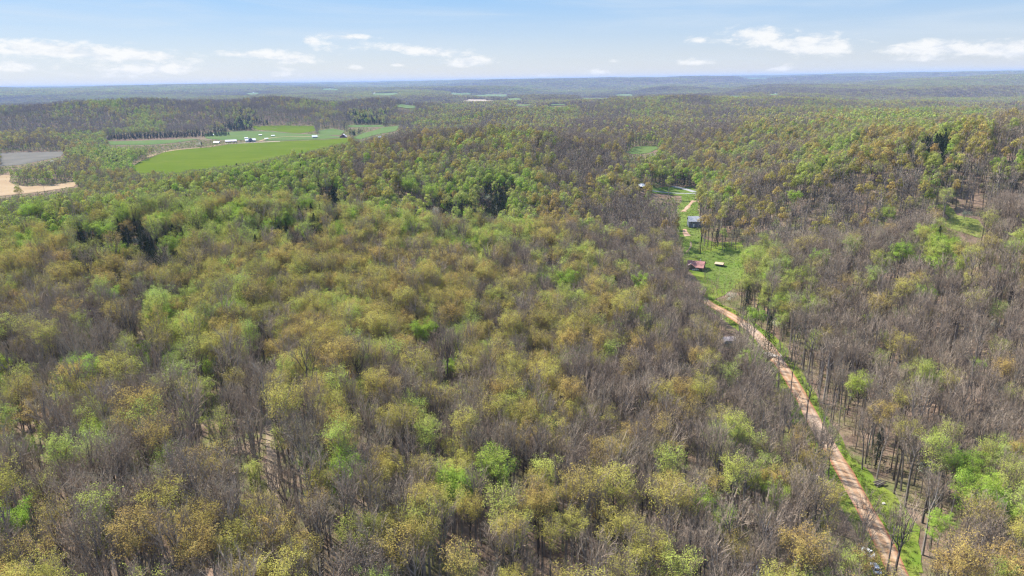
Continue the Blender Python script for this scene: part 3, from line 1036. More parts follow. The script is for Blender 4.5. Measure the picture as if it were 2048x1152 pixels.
def car(name, label, px, py, rz, paint):
    """a small sedan built along +y"""
    p = ground_pt(px, py, 0.05)
    t = thing(name, label, 'car', p, rz)
    b = MB()
    st = [(-2.25, .34, .62, .74), (-2.1, .22, .86, .84), (-1.2, .20, .92, .88), (0.6, .20, .92, .89), (1.5, .20, .86, .87), (2.1, .22, .74, .80), (2.28, .36, .58, .68)]
    vs, fs = [], []
    for (y, z0, z1, hw) in st:
        vs += [(-hw * .94, y, z0), (-hw, y, (z0 + z1) / 2), (-hw * .93, y, z1), (hw * .93, y, z1), (hw, y, (z0 + z1) / 2), (hw * .94, y, z0)]
    for i in range(len(st) - 1):
        for j in range(6):
            fs.append((i * 6 + j, (i + 1) * 6 + j, (i + 1) * 6 + (j + 1) % 6, i * 6 + (j + 1) % 6))
    fs += [(0, 1, 2, 3, 4, 5), tuple(range(len(vs) - 1, len(vs) - 7, -1))]
    b.add(vs, fs)
    obj('body', b, paint, t)
    b = MB()
    b.add([(-.80, -1.55, .88), (.80, -1.55, .88), (.80, 1.0, .88), (-.80, 1.0, .88), (-.62, -1.0, 1.40), (.62, -1.0, 1.40), (.62, .25, 1.42), (-.62, .25, 1.42)],
          [(0, 1, 5, 4), (1, 2, 6, 5), (2, 3, 7, 6), (3, 0, 4, 7)])
    cab = obj('cabin_glass', b, M['glass'], t)
    b = MB()
    b.box(-.64, -1.04, 1.39, .64, .29, 1.46)
    obj('roof', b, paint, t)
    for s in (-1, 1):
        for y in (-1.55, -.35, .98):
            b = MB()
            yt = {-1.55: -1.0, -.35: -.35, .98: .26}[y]
            b.tube([(s * .82, y, .88), (s * .64, yt, 1.42)], [.05, .05], 4)
            obj('roof_pillar', b, paint, cab)
        for y in (-1.38, 1.42):
            b = MB()
            b.tube([(s * .70, y, .33), (s * .90, y, .33)], [.33, .33], 14)
            b.add([(s * .90, y + .33 * math.cos(a * math.pi / 7), .33 + .33 * math.sin(a * math.pi / 7)) for a in range(14)], [tuple(range(14))])
            wo = obj('wheel', b, M['tyre'], t)
            b = MB()
            b.add([(s * .91, y + .2 * math.cos(a * math.pi / 5), .33 + .2 * math.sin(a * math.pi / 5)) for a in range(10)], [tuple(range(10))])
            obj('rim', b, M['silver'], wo)
        b = MB()
        b.box(s * .62 - .17, 2.16, .56, s * .62 + .17, 2.26, .70)
        obj('headlight', b, M['clear_lens'], t)
        b = MB()
        b.box(s * .62 - .17, -2.25, .62, s * .62 + .17, -2.14, .76)
        obj('tail_light', b, M['lamp'], t)
    KEEP_CLEAR.append((p.x, p.y, 4.0))
    SOFT_CLEAR.append((px, py - 4, 17, 22))
    return t


_dirr = road_line[len(road_line) // 8] - road_line[4]
car('parked_car', 'silver sedan parked in the clearing left of the dirt road at the bottom edge', 1750, 1141, math.atan2(_dirr[1], _dirr[0]) - math.pi / 2 + R(4), M['silver'])
car('parked_car', 'white car half hidden by branches behind the silver sedan', 1733, 1108, math.atan2(_dirr[1], _dirr[0]) - math.pi / 2 + R(38), M['white_paint'])
SOFT_CLEAR.pop()
car('parked_car', 'small white car parked in front of the red roofed house', 1391, 541, R(80), M['white_paint'])


def brush_pile():
    p = ground_pt(1758, 970)
    t = thing('brush_pile', 'dark pile of dead logs and brush at the wood edge right of the road', 'log pile', p, R(20))
    rg = random.Random(5)
    for i in range(13):
        b = MB()
        y, z = rg.uniform(-.9, .9), rg.uniform(.1, .9)
        L, a = rg.uniform(1.2, 2.1), rg.uniform(-.25, .25)
        b.tube([(-L, y - a, z), (0, y, z + .05), (L, y + a, z + rg.uniform(-.1, .2))], [rg.uniform(.10, .17), .14, .09], 6)
        obj('log', b, M['bark'], t)


brush_pile()
b = MB()
b.prism([(-.5, -.2), (.5, -.2), (.45, .3), (.2, .55), (-.25, .5), (-.5, .2)], -.4, .35)
o = obj('pale_stone', b, M['stone'])
o.location = ground_pt(1768, 1009)
tag(o, 'small pale stone lying on the grass verge below the brush pile', 'stone')

rg = random.Random(9)
for (px, py, a, lab) in [(345, 885, 20, 'pale fallen trunk on the litter left of the woodland track'), (405, 960, -50, 'pale fallen trunk beside the lone dark cedar'),
                         (980, 925, 30, 'pale fallen trunk just above the bright lime tree'), (1120, 1010, -20, 'pale fallen trunk between the lower centre oaks'),
                         (1545, 905, 60, 'pale fallen trunk in the wood left of the road bend'), (1830, 760, 10, 'pale fallen trunk on the bare slope right of the road'),
                         (1905, 840, -35, 'pale fallen trunk low on the bare slope right of the road'), (1640, 700, 15, 'pale fallen trunk above the road on the right slope'),
                         (235, 720, -15, 'pale fallen trunk among bare trees at far left'), (760, 880, 75, 'pale fallen trunk right of the woodland track')]:
    b = MB()
    L = rg.uniform(4, 7)
    b.tube([(-L, 0, .25), (-L * .3, .2, .3), (L * .4, -.1, .35), (L, .2, .45)], [.26, .24, .17, .07], 7)
    for k in range(3):
        x = L * rg.uniform(.0, .8)
        b.tube([(x, 0, .35), (x + 1.0, rg.choice((-1, 1)) * rg.uniform(.6, 1.4), rg.uniform(.5, 1.2))], [.08, .02], 4)
    o = obj('fallen_log', b, M['log'])
    o.location = ground_pt(px, py, 0.1)
    o.rotation_euler = (0, 0, R(a))
    tag(o, lab, 'log', 'fallen trunks on the forest floor')

# fence between the big field and the pasture
pa, pb = at(528, 281.5), at(640, 278.5)
t = thing('pasture_fence', 'long dark post fence between the bright green field and the pasture', 'fence', (pa[0], pa[1], 0))
nfp = 14
me_post = None
for i in range(nfp):
    q = pa + (pb - pa) * i / (nfp - 1)
    if me_post is None:
        b = MB()
        b.tube([(0, 0, -.5), (0, 0, 1.7)], [.13, .12], 5)
        me_post = b.mesh('fence_post', [M['bark']])
    o = link('fence_post', me_post, t)
    o.location = (q[0] - pa[0], q[1] - pa[1], float(H(*q)) + .3)
for z in (.7, 1.35):
    for i in range(nfp - 1):
        q0, q1 = pa + (pb - pa) * i / (nfp - 1), pa + (pb - pa) * (i + 1) / (nfp - 1)
        b = MB()
        b.tube([(q0[0] - pa[0], q0[1] - pa[1], float(H(*q0)) + .3 + z), (q1[0] - pa[0], q1[1] - pa[1], float(H(*q1)) + .3 + z)], [.06, .06], 4)
        obj('rail', b, M['bark'], t)


# ------------------------------------------------------------------ trees: prototypes
def decid(rg, Ht, spread, lod, leaf_n, leaf_s, leaf_lo=0.5, crown_lo=0.40, full=1.0):
    """a broadleaf tree of height Ht: returns (trunk builder, crown builder). Trunk slots: bark. Crown slots: twig, leaf."""
    T, K = MB(), MB()
    ls = {0: 6, 1: 4, 2: 3}[lod]
    cx, cy = rg.uniform(-.6, .6), rg.uniform(-.6, .6)
    r0 = 0.0115 * Ht * rg.uniform(.8, 1.2)
    fork = Ht * rg.uniform(crown_lo - .05, crown_lo + .05)
    top = Ht * rg.uniform(.86, .95)
    tp = [Vector((0, 0, -1.2)), Vector((cx * .3, cy * .3, fork * .5)), Vector((cx * .7, cy * .7, fork)), Vector((cx + rg.uniform(-.6, .6), cy + rg.uniform(-.6, .6), (fork + top) / 2)),
          Vector((cx + rg.uniform(-1.0, 1.0), cy + rg.uniform(-1.0, 1.0), top))]
    T.tube(tp, [r0 * 1.15, r0 * .85, r0 * .68, r0 * .42, r0 * .10], ls)
    rr = spread / 2
    cz, rz_ = Ht * (crown_lo + .10), Ht * (.92 - crown_lo)
    n1 = {0: rg.randint(7, 11), 1: 7, 2: 4}[lod]
    n2 = {0: 6, 1: 4, 2: 3}[lod]
    n3 = {0: 4, 1: 3, 2: 0}[lod]
    tips = []
    ph = rg.uniform(0, 6.28)
    for i in range(n1):
        f = (i + .5) / n1
        a = ph + i * 2.399 + rg.uniform(-.3, .3)
        zb = fork * .93 + (top - fork) * f * .66
        if zb < tp[2].z:
            b0 = tp[1].lerp(tp[2], (zb - tp[1].z) / (tp[2].z - tp[1].z))
        elif zb < tp[3].z:
            b0 = tp[2].lerp(tp[3], (zb - tp[2].z) / (tp[3].z - tp[2].z))
        else:
            b0 = tp[3].lerp(tp[4], (zb - tp[3].z) / (tp[4].z - tp[3].z))
        ez = min(.98, rg.uniform(.35, .80) * (1 - f) + rg.uniform(.75, 1.0) * f)
        er = math.sqrt(1 - ez ** 2) * rg.uniform(.85, 1.1)
        end = Vector((cx + math.cos(a) * rr * er, cy + math.sin(a) * rr * er, cz + rz_ * ez * rg.uniform(.9, 1.0)))
        if end.z < b0.z + 1.5:
            end.z = b0.z + rg.uniform(1.5, 2.8)
        ho = Vector((end.x - b0.x, end.y - b0.y, 0))
        m1 = b0 + ho * .50 + Vector((rg.uniform(-.3, .3), rg.uniform(-.3, .3), (end.z - b0.z) * .32))
        m2 = b0 + ho * .80 + Vector((rg.uniform(-.3, .3), rg.uniform(-.3, .3), (end.z - b0.z) * .68))
        rl = r0 * rg.uniform(.36, .56) * (1 - .4 * f)
        chain = [b0, m1, m2, end]
        if lod < 2:
            T.tube(chain, [rl, rl * .66, rl * .42, rl * .14], 4 if lod == 0 else 3)
        else:
            T.tube([b0, m2, end], [rl * 1.1, rl * .7, rl * .2], 3)
        for j in range(n2):
            tt = .28 + .72 * (j + rg.uniform(0, 1)) / n2
            s3 = min(int(tt * 3), 2)
            q = chain[s3].lerp(chain[s3 + 1], min(tt * 3 - s3, 1))
            od = Vector((q.x - cx, q.y - cy, 0))
            od = od.normalized() if od.length > .2 else Vector((math.cos(a), math.sin(a), 0))
            dr = (od * rg.uniform(.05, .7) + Vector((rg.gauss(0, .4), rg.gauss(0, .4), rg.uniform(.6, 1.6)))).normalized()
            L = Ht * rg.uniform(.07, .14) * (1.15 - .35 * tt)
            q2 = q + dr * L
            if lod == 0:
                K.tube([q, q.lerp(q2, .55) + Vector((rg.gauss(0, .12), rg.gauss(0, .12), .1)), q2], [.05, .034, .014], 3, 0)
            elif lod == 1:
                K.twig(q, q2, .15, 0, rg)
            else:
                for _ in range(3):
                    K.twig(q, q2 + Vector((rg.gauss(0, .8), rg.gauss(0, .8), rg.gauss(.2, .5))), .26, 0, rg)
            tips.append(q2)
            for _ in range(n3):
                u = rg.uniform(.15, 1)
                p0 = q.lerp(q2, u)
                d3 = (dr * .8 + Vector((rg.gauss(0, .45), rg.gauss(0, .45), rg.gauss(.6, .4)))).normalized()
                p1 = p0 + d3 * rg.uniform(.7, 1.9)
                K.twig(p0, p1, .06 if lod == 0 else .13, 0, rg)
                tips.append(p1)
                if lod == 0:
                    for _ in range(rg.choice((1, 1, 2))):
                        p2 = p0.lerp(p1, rg.uniform(.2, 1))
                        p3 = p2 + (d3 + Vector((rg.gauss(0, .55), rg.gauss(0, .55), rg.gauss(.45, .5)))).normalized() * rg.uniform(.4, 1.0)
                        K.twig(p2, p3, .036, 0, rg)
                        tips.append(p3)
    if leaf_n and lod == 0:
        zlo = Ht * leaf_lo
        good = [p for p in tips if p.z > zlo + rg.gauss(0, Ht * .05)] or tips
        # some sprays are in full leaf, others nearly bare
        wt = [rg.random() ** 1.6 + .05 for _ in good]
        mid = Vector((cx, cy, zlo))
        for p in rg.choices(good, wt, k=leaf_n):
            sj = .36
            q = p + Vector((rg.gauss(0, sj), rg.gauss(0, sj), rg.gauss(0, sj * .7)))
            K.leaf(q, leaf_s * rg.uniform(.6, 1.35), 1, rg, 0.5, (q - mid).normalized() * .8)
    elif leaf_n:
        # from farther off a crown reads as a few billows
        nl = rg.randint(6, 9)
        zc = Ht * (leaf_lo + 1) / 2 - Ht * .03
        hz = Ht * (1 - leaf_lo) / 2
        lobes = [(Vector((cx, cy, zc + hz * .45)), rr * .60)]
        for i in range(nl):
            a = ph + 6.283 * i / nl + rg.uniform(-.4, .4)
            k = rg.uniform(.45, .70)
            lobes.append((Vector((cx + math.cos(a) * rr * k, cy + math.sin(a) * rr * k, zc + hz * rg.uniform(-.55, .35))), rr * rg.uniform(.34, .50)))
        wl = [r ** 2 * rg.uniform(.5, 1.2) for _, r in lobes]
        for (c, r) in rg.choices(lobes, wl, k=leaf_n):
            d = Vector((rg.gauss(0, 1), rg.gauss(0, 1), rg.gauss(.35, .8))).normalized()
            if d.z < -.45:
                d.z = -d.z
            q = c + Vector((d.x, d.y, d.z * min(1.1, hz / rr))) * r * rg.uniform(.72, 1.08)
            K.leaf(q, leaf_s * rg.uniform(.6, 1.35), 1, rg, 0.4, d)
    return T, K


def cedar(rg, Ht, spread, lod):
    T, K = MB(), MB()
    r0 = .012 * Ht
    T.tube([(0, 0, -1), (0, 0, Ht * .5), (0, 0, Ht * .96)], [r0, r0 * .7, r0 * .1], 5 if lod == 0 else 3)
    n = {0: 2600, 1: 420, 2: 110}[lod]
    s = {0: .36, 1: .9, 2: 1.8}[lod]
    lob = [(rg.uniform(0, 6.28), rg.uniform(.75, 1.2)) for _ in range(9)]
    for i in range(n):
        f = rg.random() ** .8
        z = Ht * (.10 + .90 * f)
        a = rg.uniform(0, 6.28)
        k = lob[int(f * 8.99)]
        w = spread / 2 * (1 - f) ** .75 * (.8 + .35 * math.cos(a * 2 + k[0])) * k[1] + .12
        r_ = w * math.sqrt(rg.uniform(.25, 1))
        p = Vector((r_ * math.cos(a), r_ * math.sin(a), z + rg.gauss(0, .2)))
        K.leaf(p, s * rg.uniform(.6, 1.3) * (1 - .45 * f), 1, rg, .4)
        if lod == 0 and i % 30 == 0:
            K.twig(Vector((0, 0, z - .3)), p, .09, 0, rg)
    return T, K


KINDS = ['bare', 'oak', 'spring', 'lime', 'cedar', 'flower']
LEAF = {'bare': 'bud', 'oak': 'catkin', 'spring': 'spring', 'lime': 'lime', 'cedar': 'cedar', 'flower': 'petal'}
NVAR = {'bare': 9, 'oak': 6, 'spring': 5, 'lime': 4, 'cedar': 4, 'flower': 2}


def proto(kind, i, lod):
    rg = random.Random(KINDS.index(kind) * 1000 + i * 37 + 5)
    far = (0, -.07, -.27)[lod]           # far trees stand close: their low branches close the gaps
    if kind == 'bare':
        n, s = {0: (260, .15), 1: (46, .45), 2: (12, 1.0)}[lod]
        n = n * (1 if i % 2 else 3)
        return decid(rg, 22 * rg.uniform(.92, 1.08), rg.uniform(4.8, 7.6) * (1, 1.05, 1.3)[lod], lod, n, s, crown_lo=rg.uniform(.46, .58) + far, leaf_lo=.5 + far)
    if kind == 'oak':
        n, s = {0: (3900, .185), 1: (760, .52), 2: (150, 1.3)}[lod]
        n = int(n * (1.0, .7, 1.15, .5, .85, 1.2)[i])
        return decid(rg, 21.5 * rg.uniform(.92, 1.08), rg.uniform(5.2, 7.8) * (1, 1.05, 1.2)[lod], lod, n, s, crown_lo=rg.uniform(.5, .6) + far, leaf_lo=.66 + far)
    if kind == 'spring':
        n, s = {0: (4200, .19), 1: (980, .54), 2: (160, 1.35)}[lod]
        n = int(n * (1.0, .65, 1.2, .8, 1.1)[i])
        return decid(rg, 19.5 * rg.uniform(.85, 1.12), rg.uniform(5.2, 7.6) * (1, 1.05, 1.2)[lod], lod, n, s, crown_lo=rg.uniform(.42, .54) + far, leaf_lo=.54 + far)
    if kind == 'lime':
        n, s = {0: (8000, .205), 1: (1200, .58), 2: (130, 1.5)}[lod]
        n = int(n * (1.0, .85, 1.2, .95)[i])
        return decid(rg, 19 * rg.uniform(.85, 1.1), rg.uniform(6.6, 8.8) * (1, 1.0, 1.1)[lod], lod, n, s, crown_lo=rg.uniform(.44, .52) + far, leaf_lo=.52 + far)
    if kind == 'flower':
        n, s = {0: (900, .26), 1: (170, .6), 2: (34, 1.3)}[lod]
        return decid(rg, 8.5 * rg.uniform(.9, 1.1), 6.5, lod, n, s, crown_lo=.32, leaf_lo=.4)
    return cedar(rg, 15 * rg.uniform(.85, 1.2), rg.uniform(4.6, 6.2), lod)


def joined(T, K):
    b = MB()
    b.v, b.f, b.k = list(T.v), list(T.f), [0] * len(T.f)
    o = len(T.v)
    b.v += K.v
    b.f += [tuple(i + o for i in f) for f in K.f]
    b.k += [k + 1 for k in K.k]
    return b


NEAR = {}                     # (kind, i): (trunk mesh, crown mesh)
LIB = {k: [] for k in KINDS}  # joined meshes for the masses, ordered lod 0 variants, lod 1 variants, lod 2 variants
for kd in KINDS:
    for lod in (0, 1, 2):
        for i in range(NVAR[kd]):
            T, K = proto(kd, i, lod)
            if lod == 0:
                NEAR[kd, i] = (T.mesh('trunk', [M['bark']]), K.mesh('crown', [M['twig'], M[LEAF[kd]]]))
            LIB[kd].append(joined(T, K).mesh(kd + '_tree_form', [M['bark'], M['twig'], M[LEAF[kd]]]))


def clump(rg, mixw, size, n, nl, ls, nt):
    """a stand of far trees, size metres across; slots: twig, then the leaf colours"""
    b = MB()
    for _ in range(n):
        x, y = rg.uniform(-.5, .5) * size, rg.uniform(-.5, .5) * size
        kd = rg.choices(range(5), mixw)[0]
        h = rg.uniform(15, 23) if kd < 4 else rg.uniform(9, 14)
        w = rg.uniform(3.6, 5.4) * (size / 46) ** .5
        for _ in range(nl if kd else max(2, nl // 3)):
            f = rg.random() ** .7
            a = rg.uniform(0, 6.28)
            r_ = w * math.sqrt(rg.random()) * math.sqrt(max(.1, 1 - f * f))
            b.leaf(Vector((x + r_ * math.cos(a), y + r_ * math.sin(a), h * (.45 + .5 * f))), ls * rg.uniform(.7, 1.3), kd + 1, rg, .8)
        for _ in range(nt * (2 if kd == 0 else 1)):
            a = rg.uniform(0, 6.28)
            b.twig(Vector((x, y, h * rg.uniform(.15, .5))), Vector((x + w * math.cos(a), y + w * math.sin(a), h * rg.uniform(.6, 1.0))), ls * .45, 0, rg)
    return b


FARM = [M['twig'], M['bud'], M['catkin'], M['spring'], M['lime'], M['cedar']]
FAR_LIB = []
for ci, mw in enumerate([(.8, .1, .08, .01, .01), (.5, .3, .16, .02, .02), (.25, .55, .17, .02, .01), (.18, .25, .45, .1, .02), (.2, .15, .25, .05, .35)]):
    for v in range(2):
        FAR_LIB.append(clump(random.Random(100 + ci * 2 + v), mw, 46, 24, 13, 2.6, 7).mesh('stand_form', FARM))
for ci, mw in enumerate([(.75, .12, .1, .01, .02), (.5, .28, .17, .02, .03), (.28, .42, .25, .03, .02), (.2, .25, .42, .08, .05), (.3, .1, .25, .05, .3)]):
    for v in range(2):
        FAR_LIB.append(clump(random.Random(200 + ci * 2 + v), mw, 130, 60, 7, 6.0, 3).mesh('stand_form', FARM))

# ------------------------------------------------------------------ trees: where they stand
# which mix of trees grows where, in cells of 64 by 48 pixels: 0 bare, 1 bare with olive, 2 olive, 3 green, 4 all mixed, 5 cedar
ROWS = [
    [0, 0, 0, 4, 0, 0, 0, 0, 0, 4, 0, 0, 0, 0, 4, 4, 4, 4, 0, 4, 4, 0, 4, 0, 0, 4, 0, 1, 4, 1, 1, 4],
    [0, 0, 0, 0, 3, 0, 0, 5, 0, 0, 0, 5, 0, 4, 4, 4, 4, 4, 0, 0, 4, 4, 0, 1, 4, 4, 3, 3, 3, 3, 3, 4],
    [1, 1, 4, 3, 3, 4, 3, 4, 4, 4, 4, 1, 0, 1, 4, 3, 4, 0, 0, 1, 4, 0, 1, 4, 1, 4, 3, 2, 2, 5, 2, 2],
    [4, 3, 4, 3, 3, 3, 3, 3, 3, 3, 3, 1, 2, 3, 3, 3, 3, 4, 1, 4, 3, 4, 1, 4, 1, 3, 4, 2, 1, 3, 1, 3],
    [3, 3, 3, 3, 3, 3, 2, 3, 3, 3, 5, 2, 3, 3, 3, 5, 3, 2, 3, 1, 0, 4, 3, 1, 0, 0, 0, 2, 0, 3, 0, 0],
    [3, 3, 4, 3, 3, 3, 3, 3, 3, 5, 5, 3, 3, 5, 5, 5, 3, 2, 3, 0, 0, 1, 0, 2, 1, 0, 0, 0, 0, 4, 0, 0],
    [1, 3, 5, 5, 5, 5, 5, 3, 5, 5, 3, 2, 3, 3, 3, 3, 3, 2, 0, 0, 0, 0, 0, 0, 0, 0, 1, 0, 0, 3, 1, 0],
    [3, 2, 5, 5, 5, 5, 2, 1, 2, 2, 2, 2, 1, 2, 1, 3, 0, 0, 3, 0, 0, 0, 3, 3, 0, 0, 0, 0, 0, 3, 0, 3],
    [2, 1, 2, 1, 1, 1, 2, 1, 2, 2, 2, 2, 2, 2, 2, 1, 0, 3, 2, 0, 0, 0, 0, 3, 0, 0, 0, 0, 0, 0, 0, 0],
    [2, 1, 0, 0, 0, 3, 1, 2, 1, 2, 2, 2, 2, 2, 2, 2, 1, 2, 1, 2, 0, 0, 0, 0, 3, 0, 0, 0, 1, 0, 0, 0],
    [0, 0, 0, 0, 1, 3, 2, 2, 0, 1, 1, 2, 2, 2, 3, 1, 2, 2, 2, 1, 0, 0, 0, 0, 0, 0, 0, 0, 0, 0, 0, 0],
    [0, 1, 0, 0, 3, 4, 2, 1, 1, 1, 2, 2, 2, 1, 1, 3, 2, 2, 2, 1, 0, 0, 1, 0, 0, 0, 0, 1, 0, 0, 0, 0],
    [3, 0, 3, 1, 0, 3, 3, 1, 0, 2, 2, 2, 1, 1, 1, 1, 2, 2, 1, 1, 0, 0, 1, 0, 1, 4, 0, 0, 3, 0, 0, 0],
    [1, 1, 1, 0, 0, 1, 1, 0, 1, 1, 2, 2, 1, 1, 1, 1, 2, 2, 0, 0, 1, 2, 0, 0, 1, 4, 1, 0, 0, 0, 0, 0],
    [0, 0, 0, 0, 1, 0, 0, 0, 1, 1, 1, 1, 1, 3, 0, 1, 2, 2, 1, 0, 0, 0, 0, 0, 1, 1, 1, 0, 0, 0, 0, 0],
    [3, 0, 1, 0, 0, 1, 0, 0, 1, 1, 1, 0, 1, 2, 3, 0, 0, 0, 0, 0, 1, 1, 0, 0, 1, 1, 1, 0, 0, 1, 0, 0],
    [0, 0, 0, 0, 0, 0, 1, 0, 0, 1, 3, 1, 1, 2, 3, 0, 0, 1, 1, 1, 0, 1, 0, 3, 1, 1, 1, 0, 0, 0, 3, 3],
    [0, 0, 0, 0, 0, 0, 1, 1, 1, 1, 1, 1, 1, 1, 2, 1, 1, 1, 1, 1, 1, 0, 3, 3, 0, 1, 1, 1, 0, 0, 3, 3],
    [3, 1, 0, 0, 1, 1, 4, 1, 1, 1, 1, 1, 1, 2, 2, 2, 1, 2, 2, 1, 1, 0, 3, 1, 1, 1, 1, 1, 0, 1, 1, 3],
    [2, 2, 1, 1, 1, 1, 1, 2, 2, 1, 1, 1, 2, 2, 1, 2, 2, 2, 2, 2, 1, 1, 1, 1, 1, 4, 1, 1, 0, 1, 1, 3],
    [2, 2, 1, 1, 1, 1, 1, 2, 1, 1, 1, 1, 1, 2, 1, 2, 1, 2, 1, 1, 1, 1, 4, 1, 1, 4, 4, 1, 0, 1, 1, 1],
]
MIXES = {'B': (.85, .07, .05, .008, .007, .015), 'P': (.55, .33, .08, .01, .01, .02), 'O': (.31, .57, .09, .015, .005, .01), 'G': (.11, .14, .56, .155, .025, .015),
         'M': (.42, .18, .30, .05, .04, .01), 'D': (.05, .05, .12, .03, .72, .03)}
ROWI = np.array(ROWS)
MIXA = np.cumsum(np.array([MIXES[c] for c in 'BPOGMD']), axis=1)


def stand_kind(x, y, px, py):
    """which mix of trees grows at a place"""
    jx = 36 * vnoise(x, y, 34, 51) + nrng.normal(0, 10, len(x))
    jy = 20 * vnoise(x, y, 34, 52) + nrng.normal(0, 5, len(x))
    jx = np.where(py < 330, jx * 1.0, jx)
    jy = np.where(py < 330, jy * 0.35, jy)
    c = np.clip(((px + jx) / 64).astype(int), 0, 31)
    r = np.clip(((py + jy - 168) / 48).astype(int), 0, len(ROWS) - 1)
    return ROWI[r, c]


def jitter_grid(r0, r1, sp, half=R(43)):
    n = int(r1 / sp) + 2
    gx, gy = np.meshgrid(np.arange(-n, n + 1), np.arange(0, int(n / .87) + 2))
    x = (gx + .5 * (gy % 2)).ravel() * sp
    y = gy.ravel() * sp * .87
    x = x + nrng.uniform(-.38, .38, x.shape) * sp
    y = y + nrng.uniform(-.38, .38, y.shape) * sp
    r = np.hypot(x, y)
    k = (r >= r0) & (r < r1) & (np.abs(np.arctan2(x, y)) < half)
    return x[k], y[k]


def min_road(x, y):
    best = np.full(x.shape, 1e9)
    for a, b in zip(road_line[:-1:2], road_line[2::2]):
        d = b - a
        t = np.clip(((x - a[0]) * d[0] + (y - a[1]) * d[1]) / (d @ d), 0, 1)
        best = np.minimum(best, np.hypot(x - a[0] - d[0] * t, y - a[1] - d[1] * t))
    return best


def poly_dist(x, y, line):
    best = np.full(x.shape, 1e9)
    line = np.array(line)
    for a, b in zip(line[:-1], line[1:]):
        d = b - a
        t = np.clip(((x - a[0]) * d[0] + (y - a[1]) * d[1]) / (d @ d), 0, 1)
        best = np.minimum(best, np.hypot(x - a[0] - d[0] * t, y - a[1] - d[1] * t))
    return best


def keep(x, y, hgt, road=True, slack=0.0):
    z = H(x, y)
    ok = np.ones(x.shape, bool)
    for Q in OPEN_W:
        Q = np.asarray(Q)
        bb = (x > Q[:, 0].min()) & (x < Q[:, 0].max()) & (y > Q[:, 1].min()) & (y < Q[:, 1].max())
        if bb.any():
            idx = np.where(bb)[0]
            ok[idx[inside(x[idx], y[idx], Q)]] = False
    for (cx, cy, rr) in KEEP_CLEAR:
        ok &= np.hypot(x - cx, y - cy) > rr
    luck = nrng.random(x.shape)
    for f, need in ((1.06, .05), (.96, .06), (.84, 0.08), (.72, .1), (.6, 0.12), (.48, .15), (.36, .2), (.24, 0.3)):
        px, py, _ = project(x, y, z + hgt * f)
        for P in OPEN_PX:
            P = np.asarray(P, float)
            bb = (px > P[:, 0].min()) & (px < P[:, 0].max()) & (py > P[:, 1].min()) & (py < P[:, 1].max())
            if bb.any():
                idx = np.where(bb)[0]
                hit = idx[inside(px[idx], py[idx], P)]
                ok[hit] &= luck[hit] < need * slack
        for (cx, cy, hw, hh) in SOFT_CLEAR:
            ok &= ~((np.abs(px - cx) < hw) & (np.abs(py - cy) < hh))
    if road:
        dr = min_road(x, y)
        ok &= dr > 4.6
        dt = poly_dist(x, y, track_line)
        ok &= dt > 1.6
    return ok


OPEN_PX.append([(212, 269), (460, 262), (460, 279), (400, 279), (212, 282)])
trees = []          # dicts of arrays
KH = np.array([22, 21.5, 19.5, 19, 15, 8.5])


def gather(r0, r1, sp, lod):
    x, y = jitter_grid(r0, r1, sp)
    # natural gaps
    gap = .5 + .5 * vnoise(x, y, 31, 61) + .25 * vnoise(x, y, 13, 62)
    k = nrng.random(x.shape) < np.clip(.72 + .6 * gap, 0, 1)
    x, y = x[k], y[k]
    z = H(x, y)
    px, py, dep = project(x, y, z + 15)
    cell = stand_kind(x, y, px, py)
    # kinds keep company: neighbours tend to be alike, more so where single trees are too small to tell apart
    w1 = {0: .13, 1: .42, 2: .60}[lod]
    u = w1 * (vnoise(x, y, 62, 55) + .7 * vnoise(x, y, 24, 56)) + nrng.normal(0, .30, len(x))
    rank = np.empty(len(x))
    rank[np.argsort(u)] = (np.arange(len(x)) + .5) / len(x)
    kind = (rank[:, None] > MIXA[cell]).sum(1).clip(0, 5)
    sc = np.clip(nrng.normal(1.0, .13, len(x)), .62, 1.3)
    hg = KH[kind] * sc
    ok = keep(x, y, hg, slack=0.2 if r0 < 400 else 0.04)
    # the road stays in sight: no leafy top in front of it, few bare ones
    for f in (.9, .6):
        qx, qy, _ = project(x, y, z + hg * f)
        rp = np.array([project(a, b, float(H(a, b)))[:2] for a, b in road_line[::3]])
        dd = np.full(x.shape, 1e9)
        near = np.where((qx > 1350) & (qx < 1900) & (qy > 608))[0]
        if len(near):
            d2 = np.min(np.hypot(qx[near][:, None] - rp[None, :, 0], qy[near][:, None] - rp[None, :, 1]), axis=1)
            lim = np.where(kind[near] == 0, 14, 26) * np.clip(260 / np.hypot(x[near], y[near]), .4, 1.2)
            bad = (d2 < lim) & (nrng.random(len(near)) < np.where(kind[near] == 0, .88, .98))
            ok[near[bad]] = False
    lodv = np.full(x.shape, lod)
    trees.append(dict(x=x[ok], y=y[ok], z=z[ok], kind=kind[ok], sc=sc[ok], lod=lodv[ok]))


gather(95, 430, 4.6, 0)
gather(430, 1100, 5.7, 1)
gather(1100, 2900, 8.6, 2)
# the dark plantation rows by the farm
hx, hy, hz, hs = [], [], [], []
for (a, b, n) in [((215, 281), (458, 272), 120), ((216, 279), (458, 270), 110), ((218, 277), (400, 268), 90), ((640, 247), (800, 243), 34)]:
    A, B = at(*a), at(*b)
    for i in range(n):
        q = A + (B - A) * (i + rnd.uniform(-.3, .3)) / n
        hx.append(q[0] + rnd.uniform(-3, 3))
        hy.append(q[1] + rnd.uniform(-3, 3))
        hs.append(rnd.uniform(.62, .84))
hx, hy = np.array(hx), np.array(hy)
trees.append(dict(x=hx, y=hy, z=H(hx, hy), kind=np.full(len(hx), 4), sc=np.array(hs), lod=np.full(len(hx), 2)))
TR = {k: np.concatenate([t[k] for t in trees]) for k in trees[0]}

